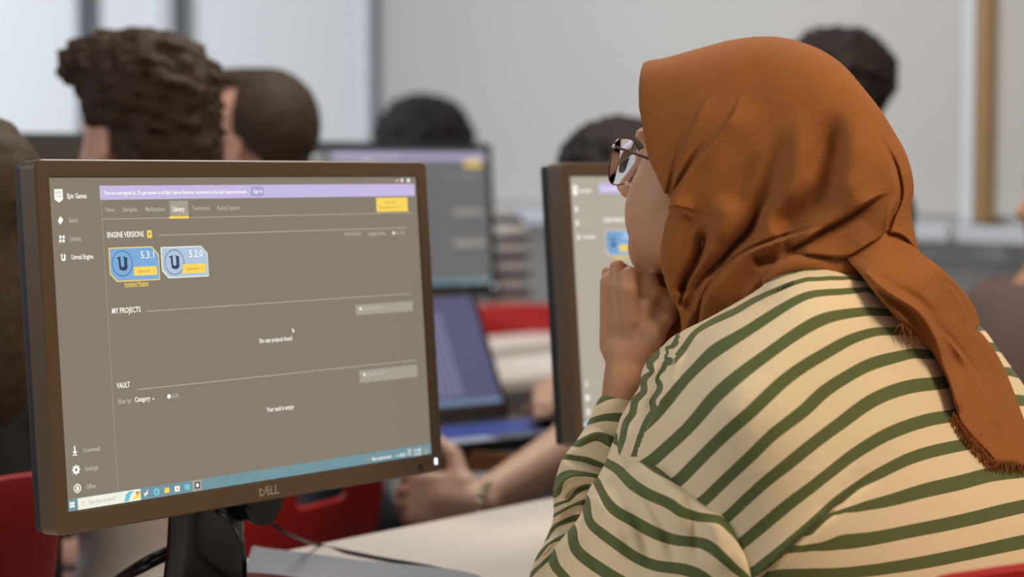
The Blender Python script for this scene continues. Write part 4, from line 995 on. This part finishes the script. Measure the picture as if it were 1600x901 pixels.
for s_ in (1, -1):
    P_ = lens_pts(s_); gparent(MB().tube(P_, .0008, 8, closed=True).build('rim', WIRE, None, smooth=True))
    Q_ = lens_pts(s_, k=.99); c_ = np.mean(Q_, 0); vs = [c_]+Q_; back = [p-HR[0]*.0016 for p in vs]; N_ = len(Q_)
    fs = [(0, i+1, (i+1) % N_+1) for i in range(N_)]+[(N_+1, N_+1+(i+1) % N_+1, N_+1+i+1) for i in range(N_)]+[(i+1, N_+2+i, N_+2+(i+1) % N_, (i+1) % N_+1) for i in range(N_)]
    gparent(np_mesh('lens', vs+back, fs, GLASS, None))
    gparent(MB().tube(catmull([hl(.094, s_*.0625, .004), hl(.086, s_*.0680, .004), hl(.06, s_*.0715, .001), hl(.03, s_*.070, -.003), hl(.0, s_*.069, -.008), hl(-.015, s_*.067, -.022)], 4), .0013, 6).build('temple', WIRE, None, smooth=True))
    gparent(MB().sph(hl(.095, s_*.0625, .004), .0020, 6).build('hinge', mat('chrome', srgb(230, 230, 232), rough=.15, metal=1), None, smooth=True))
    gparent(MB().tube([hl(.098, s_*.010, -.004), hl(.092, s_*.009, -.010), hl(.092, s_*.011, -.018)], .0006, 6).sph(hl(.091, s_*.0115, -.018), (.002, .003, .004), 6).build('nose_pad', GLASS, None, smooth=True))
gparent(MB().tube(catmull([hl(.102, .0085, -.004), hl(.106, .004, .001), hl(.106, -.004, .001), hl(.102, -.0085, -.004)], 4), .0009, 6).build('bridge', WIRE, None, smooth=True))
# ------------------------------------------------------------------ people in the room, seated, with backs or profiles towards the camera
def hair_mesh(name, O, R, parts, amp, freq, m, parent, seed=0, step=.0055, box=(.17, .15, .36, .2), cut=None):
    """hair volume: ellipsoids in head coordinates, broken into curls by layered waves"""
    ax = tuple(axis(O[i]-(box[0] if i < 2 else box[2]), O[i]+(box[0] if i < 2 else box[3]), step) for i in range(3)); P = world_grid(ax); q = (P-O.astype(f32))@R.T.astype(f32)
    d = None
    for c, r in parts:
        e = ell(q, c, r); d = e if d is None else smin(d, e, .02)
    rg = np.random.default_rng(seed); nz = 0
    for o_ in range(3):
        for _ in range(4):
            k = rg.normal(size=3); k /= np.linalg.norm(k); nz = nz+np.sin((P@k.astype(f32))*freq*(1.7**o_)+rg.random()*6.28)/(1.6**o_)
    n2 = 0
    for _ in range(5):
        k = rg.normal(size=3); k /= np.linalg.norm(k); n2 = n2+np.sin((P@k.astype(f32))*freq*1.3+rg.random()*6.28)
    d = d-amp*(.5*np.abs(nz)*.55+.3*n2*.4)
    if cut is not None: d = smax(d, cut(q), .006)
    return world_mesh(name, ax, d, m, parent, it=0)
def hair_mat(name, c): return mat(name, srgb(*c), rough=.6, spec=.25, noise=(60, .35), bump=(220, .6, .004))
def person(label, O, F, skin, shirt, trousers, hair=None, lean=.04, arms=None, step=.011, shirt_long=False, sw=.185, group=None, hiph=.52, hand_fine=None, back=.05, neck_dy=None):
    """O = point between the ears; F = facing direction"""
    O = np.array(O); R = frame(F); Fh = np.array([F[0], F[1], 0.]); Fh /= np.linalg.norm(Fh); Lh = np.array([-Fh[1], Fh[0], 0.]); Z = np.array([0, 0, 1.])
    nb = O-Fh*(.02+lean)-Z*.17; hip = np.array([nb[0], nb[1], hiph])-Fh*back
    root = thing('person', label, 'person', (hip[0], hip[1], 0), group=group)
    fx = lambda o: inv_parent(o, root)
    shl = {}; 
    arms = arms or {}
    knee = {s_: hip+Lh*.10*s_+Fh*.43 for s_ in (1, -1)}
    J = {}
    for s_ in (1, -1):
        sh = nb+Lh*sw*s_-Z*.055; 
        el, wr, hd = arms.get(s_, (sh-Z*.27+Fh*.05+Lh*.03*s_, hip+Fh*.30+Lh*.12*s_+Z*.10, None))
        J[s_] = (sh, np.array(el), np.array(wr), hd)
    allp = np.array([O+[0, 0, .15], hip, *[k for k in knee.values()], *[k*[1, 1, 0] for k in knee.values()], *[j for s_ in J for j in J[s_][:3]]])
    lo = allp.min(0)-.17; hi = allp.max(0)+.17; lo[2] = -.0; hi[2] = O[2]+.15
    fine = [[(O[i]-.12, O[i]+.12, .0075)] for i in range(3)]
    if hand_fine is not None:
        for i in range(3): fine[i].append((hand_fine[i]-.12, hand_fine[i]+.12, .0045))
    ax = tuple(axis(lo[i], hi[i], .019, fine[i]) for i in range(3)); P = world_grid(ax)
    def trunk(off=0.):
        ch = nb-Z*.17+Fh*.01
        Rt = np.stack([Fh, Lh, Z])
        d = ell(P, ch, (.115+off, .165+off, .19+off), Rt); d = smin(d, ell(P, hip*.5+ch*.5-Z*.02, (.11+off, .145+off, .17+off), Rt), .06)
        d = smin(d, caps(P, nb+Lh*(sw-.03)-Z*.055, nb-Lh*(sw-.03)-Z*.055, .058+off, .058+off), .05)
        return d
    def arm(s_, off=0., to=3):
        sh, el, wr, _ = J[s_]; d = caps(P, sh, el, .052+off, .042+off)
        if to > 1: d = smin(d, caps(P, el, wr, .041+off, .026+off), .015)
        return d
    def legs(off=0.):
        d = caps(P, hip-Lh*.07, hip+Lh*.07, .115+off, .115+off)
        for s_ in (1, -1):
            d = smin(d, caps(P, hip+Lh*.09*s_, knee[s_], .080+off, .058+off), .04); d = smin(d, caps(P, knee[s_], knee[s_]*[1, 1, 0]+Z*.09, .058+off, .040+off), .02)
        return d
    d = head_sdf(P, O, R); d = smin(d, caps(P, O-Fh*.025-Z*.08, nb, .056, .060), .025)
    tr = trunk(); lg = legs(); d = smin(d, tr, .04); d = smin(d, lg, .04)
    for s_ in (1, -1):
        d = smin(d, arm(s_), .03); sh, el, wr, hd = J[s_]
        if hd is not None: d = smin(d, hd(P), .008)
        else:
            A = wr-el; A /= np.linalg.norm(A); N = Z-A*(Z@A); N /= np.linalg.norm(N); T = np.cross(N, A)*s_*-1
            d = smin(d, hand_sdf(P, wr, (A, T, N), RELAX), .01)
    fx(world_mesh('body', ax, d, skin, root))
    e = smin(trunk(.013), caps(P, hip-Lh*.075, hip+Lh*.075, .134, .134), .04)
    for s_ in (1, -1):
        sh, el, wr, _ = J[s_]; mid = sh*.35+el*.65; e = smin(e, caps(P, sh, mid if not shirt_long else el, .066, .058), .04)
        if shirt_long: e = smin(e, caps(P, el, wr, .054, .036), .02)
    e = smax(e, -(P[..., 2]-(hiph-.09)), .01)
    fx(world_mesh('shirt', ax, e, shirt, root, it=2))
    g = smax(legs(.012), (P[..., 2]-(hiph+.05)), .01); g = smax(g, .10-P[..., 2], .005)
    fx(world_mesh('trousers', ax, g, trousers, root, it=1))
    mb = MB()
    for s_ in (1, -1):
        k_ = knee[s_]; mb.sph((0, 0, 0), 1, 8, Matrix.Translation((k_[0]+Fh[0]*.06, k_[1]+Fh[1]*.06, .045)) @ Matrix.Rotation(math.atan2(Fh[1], Fh[0]), 4, 'Z') @ Matrix.Diagonal((.13, .047, .045, 1)))
    fx(mb.build('shoes', mat('shoe_dark', srgb(50, 48, 50), rough=.6), root, smooth=True))
    if hair: fx(hair_mesh('hair', O, R, parent=root, **hair))
    return root, O, R, J
RELAX = {'f': [(-.026, .062, (.25, .35, .25), .0078), (-.009, .076, (.2, .35, .25), .0086), (.009, .080, (.2, .3, .25), .0088), (.027, .072, (.15, .3, .2), .0086)],
         'thumb': (.75, .62, .2, .9, .35, .25, .95, .1, .25)}
SK_A = mat('skin_fair', srgb(206, 158, 140), rough=.55, sss=.1); SK_B = mat('skin_tan', srgb(180, 128, 100), rough=.55, sss=.1)
T_WHITE = mat('shirt_white', srgb(205, 200, 200), rough=.85); T_BLACK = mat('shirt_black', srgb(18, 16, 16), rough=.9)
JEANS = mat('jeans_navy', srgb(36, 42, 60), rough=.9); GREYP = mat('trousers_grey', srgb(80, 80, 84), rough=.9)
full = lambda q: None
def P3(px, py, d): return at(px, py, d)
# 1 curly-haired young man behind the nearest monitor
hairline = lambda q: np.minimum(q[..., 0]-.052+.35*np.abs(np.minimum(q[..., 2]-.02, 0)), -(q[..., 2]-.06))   # keep the face free
def face_cut(q, f=.060, u=.050, ear=-.02, low=-.10):
    a = smax(q[..., 0]-f, -(q[..., 2]-u), .01)*-1
    keep = smin(-(q[..., 0]-f), (q[..., 2]-u)*-1*-1, .01)
    return keep
def cut_fn(front, top, temple=.02, nape=-.115, sl=.06):
    """remove hair in front of the hair line and below the nape; negative = keep"""
    def fn(q):
        x, z = q[..., 0], q[..., 2]; ay = np.abs(q[..., 1])
        faceside = np.minimum(x-(temple+np.clip((z-.0)*.9, -.03, sl)), top-z)      # >0 where face must be free
        earside = np.minimum(np.minimum(.012-z, x+.022), ay-.045)                    # below and in front of the ears
        return np.maximum(np.maximum(faceside, earside), nape-z)
    return fn
curly, _, _, _ = person('young man with thick curly brown hair and white shirt behind the nearest monitor', P3(222, 214, 2.85), (-.78, .62, .0), SK_A, T_WHITE, JEANS,
    hair=dict(parts=[((-.024, 0, .055), (.100, .090, .095)), ((.050, 0, .105), (.086, .080, .045)), ((-.055, 0, -.02), (.070, .080, .085))], amp=.011, freq=150, m=hair_mat('hair_brown', (54, 36, 24)), seed=3, cut=cut_fn(.06, .072)), lean=.03)
# 2 man with receding short hair and glasses
bald, OB, RB, _ = person('bespectacled man with short receding brown hair, second head from the left', P3(396, 226, 3.45), (-.92, .40, .0), SK_A, mat('shirt_slate', srgb(70, 76, 92), rough=.9), JEANS,
    hair=dict(parts=[((-.030, 0, .035), (.094, .086, .098)), ((.03, 0, .112), (.050, .055, .022))], amp=.0022, freq=260, m=hair_mat('hair_short_brown', (56, 42, 33)), seed=5, cut=cut_fn(.05, .100, temple=-.022, sl=.018)))
# 3 dark curly head behind the second-row monitor, striped shirt
ST2 = stripe_mat('striped_shirt_grey', srgb(196, 192, 190), srgb(52, 54, 62), .5)
p3, O3, R3, _ = person('person with curly black hair and dark-striped shirt behind the second-row monitor', P3(660, 243, 5.55), (-.2, .98, 0), SK_B, ST2, JEANS, sw=.235,
    hair=dict(parts=[((-.01, 0, .05), (.128, .135, .112)), ((-.04, .04, -.02), (.10, .08, .10))], amp=.016, freq=110, m=hair_mat('hair_black', (22, 19, 21)), seed=8, cut=cut_fn(.06, .06)), shirt_long=True, lean=0)
for o in p3.children:
    if o.name.startswith('shirt'):
        z = np.array([v.co.z for v in o.data.vertices]); a = o.data.attributes.new('stripe', 'FLOAT', 'POINT'); a.data.foreach_set('value', (z/.052).astype(np.float32))
# 4 dark-haired person behind the right monitor, bare forearm with bracelet reaching left
hand4 = P3(700, 768, 2.80); wr4 = P3(742, 788, 2.78); el4 = P3(905, 690, 2.93)
A4 = hand4-wr4; A4 = P3(668, 780, 2.80)-wr4; A4 /= np.linalg.norm(A4); N4 = np.array([.10, -.95, .25]); N4 -= A4*(N4@A4); N4 /= np.linalg.norm(N4); T4 = np.cross(N4, A4); T4 = T4 if T4[2] > 0 else -T4
CURL = {'f': [(-.026, .062, (.9, .9, .6), .0085), (-.009, .072, (.85, .9, .6), .0092), (.009, .076, (.8, .9, .6), .0094), (.027, .070, (.7, .8, .6), .0092)],
        'thumb': (.45, .85, .2, .8, .5, .3, .9, .1, .4)}
hf = lambda P: hand_sdf(P, wr4, (A4, T4, N4), CURL, 1.08)
SK_C = mat('skin_pale_arm', srgb(196, 158, 138), rough=.5, sss=.1)
p4, O4, R4, _ = person('dark-haired person behind the right monitor, bare forearm with a bracelet held out', P3(952, 312, 3.45), (-.93, .37, .0), SK_C, mat('shirt_plum', srgb(58, 40, 44), rough=.9), JEANS,
    hair=dict(parts=[((-.022, 0, .045), (.116, .110, .100)), ((-.03, .06, -.04), (.05, .055, .08)), ((-.075, .01, -.09), (.055, .070, .12))], amp=.006, freq=120, m=hair_mat('hair_dark_brown', (28, 21, 21)), seed=11, cut=cut_fn(.06, .07, nape=-.20)),
    arms={1: (el4, wr4, hf), -1: (P3(965, 560, 3.50), P3(892, 598, 3.32), None)}, hand_fine=wr4+A4*.07)
# 5 curly head behind the headscarf
p5, _, _, _ = person('person with curly dark hair showing just above the orange headscarf', P3(1293, 158, 3.9), (-.9, .43, .0), SK_B, T_BLACK, GREYP, hiph=.62,
    hair=dict(parts=[((-.02, 0, .045), (.112, .100, .098))], amp=.011, freq=140, m=hair_mat('hair_dark_curl', (34, 25, 22)), seed=13, cut=cut_fn(.06, .06)))
# 6 person at the right edge
p6, _, _, _ = person('person at the right picture edge with reddish hair and a brown top', P3(1690, 300, 3.3), (-.90, -.20, .0), SK_B, mat('top_brown', srgb(96, 76, 74), rough=.9), mat('jeans_blue', srgb(66, 76, 110), rough=.9), sw=.20, shirt_long=True, lean=-.07,
    hair=dict(parts=[((-.022, 0, .045), (.112, .090, .092))], amp=.005, freq=130, m=hair_mat('hair_auburn', (84, 48, 46)), seed=17, cut=cut_fn(.06, .06)))
# 7 person at the left edge
p7, _, _, _ = person('person in black at the left picture edge with long light brown hair', P3(-78, 342, 2.35), (-.80, .60, .0), SK_A, T_BLACK, T_BLACK, sw=.175, shirt_long=True, lean=-.11,
    hair=dict(parts=[((-.022, 0, .040), (.108, .090, .088)), ((-.065, 0, -.10), (.055, .085, .15))], amp=.003, freq=120, m=hair_mat('hair_light_brown', (72, 58, 44)), seed=19, cut=cut_fn(.06, .06, nape=-.27), box=(.17, .15, .32, .16)))
# bracelet of beads on the pale forearm
br = thing('bracelet', 'pale beaded bracelet on the bare wrist in front of the white table leg', 'bracelet', tuple(P3(728, 792, 2.76)))
bc = wr4-A4*.016; 
for k_ in range(16):
    a = k_/16*2*math.pi; p = bc+T4*math.cos(a)*.033+N4*math.sin(a)*.031
    o = MB().sph(p, .0062, 6).build('bead', mat('bead_pale', srgb(206, 190, 160), rough=.4), br, smooth=True); inv_parent(o, br)
# glasses of the man with receding hair
g2 = thing('eyeglasses', 'dark thin glasses worn by the man with receding hair', 'glasses', tuple(OB+np.array([.098, 0, 0])@RB))
def bl_(a, l, u): return OB+np.array([a, l, u])@RB
DKW = mat('dark_frame', srgb(40, 34, 34), rough=.4)
for s_ in (1, -1):
    pts = [bl_(.103, s_*(.034+.024*math.cos(t_*math.pi/8)), -.004+.017*math.sin(t_*math.pi/8)) for t_ in range(16)]
    inv_parent(MB().tube(pts, .0014, 6, closed=True).build('rim', DKW, g2), g2)
    inv_parent(MB().tube([bl_(.100, s_*.058, .006), bl_(.06, s_*.071, .004), bl_(-.012, s_*.082, .0), bl_(-.022, s_*.078, -.02)], .0016, 6).build('temple', DKW, g2), g2)
inv_parent(MB().tube([bl_(.103, .010, 0), bl_(.106, 0, .003), bl_(.103, -.010, 0)], .0012, 6).build('bridge', DKW, g2), g2)

# ------------------------------------------------------------------ red chairs
RED = mat('chair_red_plastic', srgb(176, 22, 20), rough=.42, spec=.5, noise=(5, .05))
def chair(label, top_px, d, yaw, ztop=None, hole=True, group='red moulded plastic chairs'):
    """moulded shell with a hand hole in the back; local +y is the sitting direction"""
    p = at(top_px[0], top_px[1], d); H = ztop if ztop else p[2]
    t = thing('chair', label, 'chair', (p[0], p[1], 0), (0, 0, yaw), group=group)
    hs = .455; bm = bmesh.new(); nu, nv = 20, 18; W_ = .43
    def pt(u, v):      # u across -1..1 ; v 0 top of back .. 1 front of seat
        if v < .55:
            k = v/.55; z = H-(H-hs-.03)*k; y = .02+.09*k**1.5; w_ = W_/2*(.86+.14*k); y -= .035*(1-u*u)*(1-k*.4)*-1*-1
            return Vector((u*w_, y-.0, z-.02*u*u*(1-k)))
        k = (v-.55)/.45; return Vector((u*W_/2*(1-.04*k), .11+.36*k, hs+.03*(1-k)**3+.018*u*u-.02*max(0, k-.8)*5))
    g = [[bm.verts.new(pt(2*i/nu-1, j/nv)) for j in range(nv+1)] for i in range(nu+1)]
    for i in range(nu):
        for j in range(nv):
            uu = abs(2*(i+.5)/nu-1); vv = (j+.5)/nv
            if hole and ((uu/.36)**2+((vv-.16)/.085)**2) < 1: continue
            bm.faces.new((g[i][j], g[i+1][j], g[i+1][j+1], g[i][j+1]))
    bmesh.ops.remove_doubles(bm, verts=bm.verts, dist=1e-5)
    bmesh.ops.solidify(bm, geom=bm.faces, thickness=.009)
    mb = MB(); mb.bm.free(); mb.bm = bm; o = mb.build('shell', RED, t, smooth=True)
    md = o.modifiers.new('s', 'SUBSURF'); md.levels = 1; md.render_levels = 1
    for sx in (-1, 1):
        for y0, y1 in ((.16, .04), (.40, .50)): MB().cyl((sx*.15, y0, hs-.015), (sx*.20, y1, .01), .0125, n=12).sph((sx*.20, y1, .013), .013, 6).build('leg', LEGM, t, smooth=True)
    MB().box((0, .28, hs-.022), (.30, .30, .012), bev=.004).build('seat_frame', LEGM, t)
    return t
chair('red chair behind the woman in the striped jersey, at the bottom right corner', (800+3059*.50/1.53, 800), 1.53, math.radians(14), ztop=.880)
chair('red chair back with a hand hole below the nearest monitor', (800-3059*.26/2.75, 700), 2.75, math.radians(60), ztop=.86)
chair('red chair at the left picture edge below the person in black', (-52, 745), 2.12, math.radians(66), hole=False)
chair('red chair back in the far rows right of the second-row monitor', (808, 472), 5.30, math.radians(12), hole=False)

# ------------------------------------------------------------------ wooden-edged table with the open laptop
WOODE = mat('wood_edge', srgb(150, 104, 66), rough=.5, noise=(20, .15)); DARKTOP = mat('table_dark_top', srgb(46, 40, 38), rough=.45)
ta = at(640, 697, 3.10); tb = at(900, 722, 2.98)
dv = Vector((tb-ta).tolist()); dv.z = 0; ya = math.atan2(dv.y, dv.x)
tc = Vector(((ta+tb)/2).tolist())-dv.normalized()*.06; nb_ = Vector((-math.sin(ya), math.cos(ya), 0))
tz = at(770, 710, 3.04)[2]
tab = thing('table', 'dark table with a wooden edge under the open laptop', 'table', (tc.x+nb_.x*.23, tc.y+nb_.y*.23, 0), (0, 0, ya))
MB().box((0, 0, tz-.008), (.46, .46, .016), bev=.003).build('tabletop', DARKTOP, tab)
MB().box((0, -.233, tz-.012), (.46, .006, .030), bev=.001).build('edge_band', WOODE, tab)
MB().box((0, .233, tz-.012), (.46, .006, .030), bev=.001).build('edge_band', WOODE, tab)
MB().box((.10, -.10, (tz-.02)/2), (.055, .07, tz-.02), bev=.006).build('leg', mat('table_leg_pale', srgb(178, 184, 200), rough=.4), tab)
MB().box((.10, .0, .012), (.07, .4, .024), bev=.006).build('foot', LEGM, tab)
lp = at(772, 650, 3.30); lz = tz
lyaw = math.radians(38)
LT = thing('laptop', 'open laptop with a violet-lit screen and blue-lit keyboard beside the nearest monitor', 'laptop', (lp[0]-.100, lp[1]-.02, lz), (0, 0, lyaw))
MB().box((0, -.10, .009), (.36, .25, .018), bev=.004).build('base', mat('laptop_dark', srgb(34, 34, 40), rough=.35), LT)
kb = MB()
kbm = glow('key_blue', (58, 74, 150), .8)
for r_ in range(5):
    for c_ in range(14): MB and kb.box((-.15+c_*.0225, -.165+r_*.0225, .0195), (.018, .018, .003))
o = kb.build('keys', kbm, LT); o['kind'] = 'stuff'
MB().box((0, -.200, .0184), (.35, .045, .0012)).build('palm_rest', mat('palm_rest_highlight', srgb(176, 190, 212), rough=.3), LT)  # pale blue-white colour paints the bright reflection on the palm rest
MB().box((.02, -.202, .0193), (.10, .036, .001)).build('touchpad', mat('touchpad', srgb(60, 66, 84), rough=.3), LT)
sm = Matrix.Translation((0, .025, .018)) @ Matrix.Rotation(math.radians(27), 4, 'X').inverted()
MB().box((0, .0, .118), (.36, .008, .236), sm, bev=.003).build('lid', mat('laptop_lid', srgb(44, 34, 32), rough=.4), LT)
v = [sm @ Vector(p) for p in ((-.168, -.0052, .022), (.168, -.0052, .022), (.168, -.0052, .226), (-.168, -.0052, .226))]
sc_ = np_mesh('screen', v, [(0, 1, 2, 3)], glow('laptop_screen', (84, 84, 116), 1), LT, smooth=False)
fv = []; ff = []
for r_ in range(19):
    for c_ in range(5):
        x0 = .022+c_*.0145; z0 = .19-r_*.0082; k_ = len(fv); fv += [sm @ Vector(p) for p in ((x0, -.0056, z0), (x0+.009, -.0056, z0), (x0+.009, -.0056, z0+.0035), (x0, -.0056, z0+.0035))]; ff.append((k_, k_+1, k_+2, k_+3))
o = np_mesh('screen_lettering', fv, ff, glow('laptop_text', (150, 152, 184), 1), sc_, smooth=False); o['kind'] = 'stuff'
v = [sm @ Vector(p) for p in ((-.168, -.0054, .022), (.168, -.0054, .022), (.168, -.0054, .032), (-.168, -.0054, .032))]
np_mesh('taskbar', v, [(0, 1, 2, 3)], glow('laptop_bar', (110, 130, 156), 1), sc_, smooth=False)

ms = P3(858, 628, 3.24); ms[2] = tz
mo = thing('computer_mouse', 'small dark mouse under the hand right of the open laptop', 'mouse', tuple(ms), (0, 0, .9))
MB().sph((0, 0, .014), (.052, .030, .020), 10).build('mouse_body', mat('mouse_dark', srgb(24, 24, 28), rough=.4), mo, smooth=True)
MB().cyl((.03, -.004, .030), (.03, .004, .030), .006, n=12).build('wheel', mat('mouse_wheel', srgb(60, 70, 120), rough=.4), mo)

# ------------------------------------------------------------------ things on the front desk
CABLE = mat('cable_black', srgb(16, 15, 15), rough=.45)
def cable(label, pts, r, group=None):
    c = catmull(pts, 6); o = MB().tube(c, r, 8).build('cable', CABLE, None, smooth=True); return tag(o, label, 'cable', group)
def on_desk(px, py, r=.0022):
    k = (450.5-py)/FPX; ry = CP+k*SP; rz = -SP+k*CP; d = (DESKZ+r-EYE)/(rz/ry); return at(px, py, d)
cable('thin black cable running right across the white desk from under the nearest monitor',
      [V(386, 786, 1.955), V(400, 800, 1.975), V(425, 818, 2.0), V(455, 836, 2.04), on_desk(497, 851), on_desk(545, 862), on_desk(600, 873), on_desk(665, 884), on_desk(735, 900), on_desk(830, 925)], .0021)
cable('black cable looping down beside the neck of the nearest monitor', [V(338, 798, 1.94), V(352, 806, 1.93), V(368, 828, 1.925), V(379, 855, 1.925), V(382, 885, 1.93), on_desk(380, 925), on_desk(360, 960)], .0026)
for k_, (dy, lab) in enumerate(((0, 'black cable at lower left under the nearest monitor, upper of the pair'), (12, 'black cable at lower left under the nearest monitor, lower of the pair'))):
    cable(lab, [V(330, 830+dy, 1.99), V(262, 858+dy, 1.985), V(225, 876+dy, 1.975), on_desk(185, 902+dy*.6, .004), on_desk(150, 925+dy, .004), on_desk(100, 940+dy, .004)], .0036)
# grey sheet / pad on the desk
pc = [on_desk(392, 866, 0), on_desk(420, 862, 0), on_desk(560, 880, 0), on_desk(745, 903, 0), on_desk(770, 960, 0), on_desk(560, 1000, 0), on_desk(395, 960, 0)]
zc = np.mean(pc, 0)
pts = [(p[0]-zc[0], p[1]-zc[1]) for p in catmull(pc, 4, True)]
pd = MB().poly(pts, .0006, .0042).build('desk_pad', mat('pad_grey', srgb(138, 142, 156), rough=.55)); pd.location = (zc[0], zc[1], DESKZ)
tag(pd, 'flat blue-grey pad lying on the white desk below the nearest monitor', 'pad')
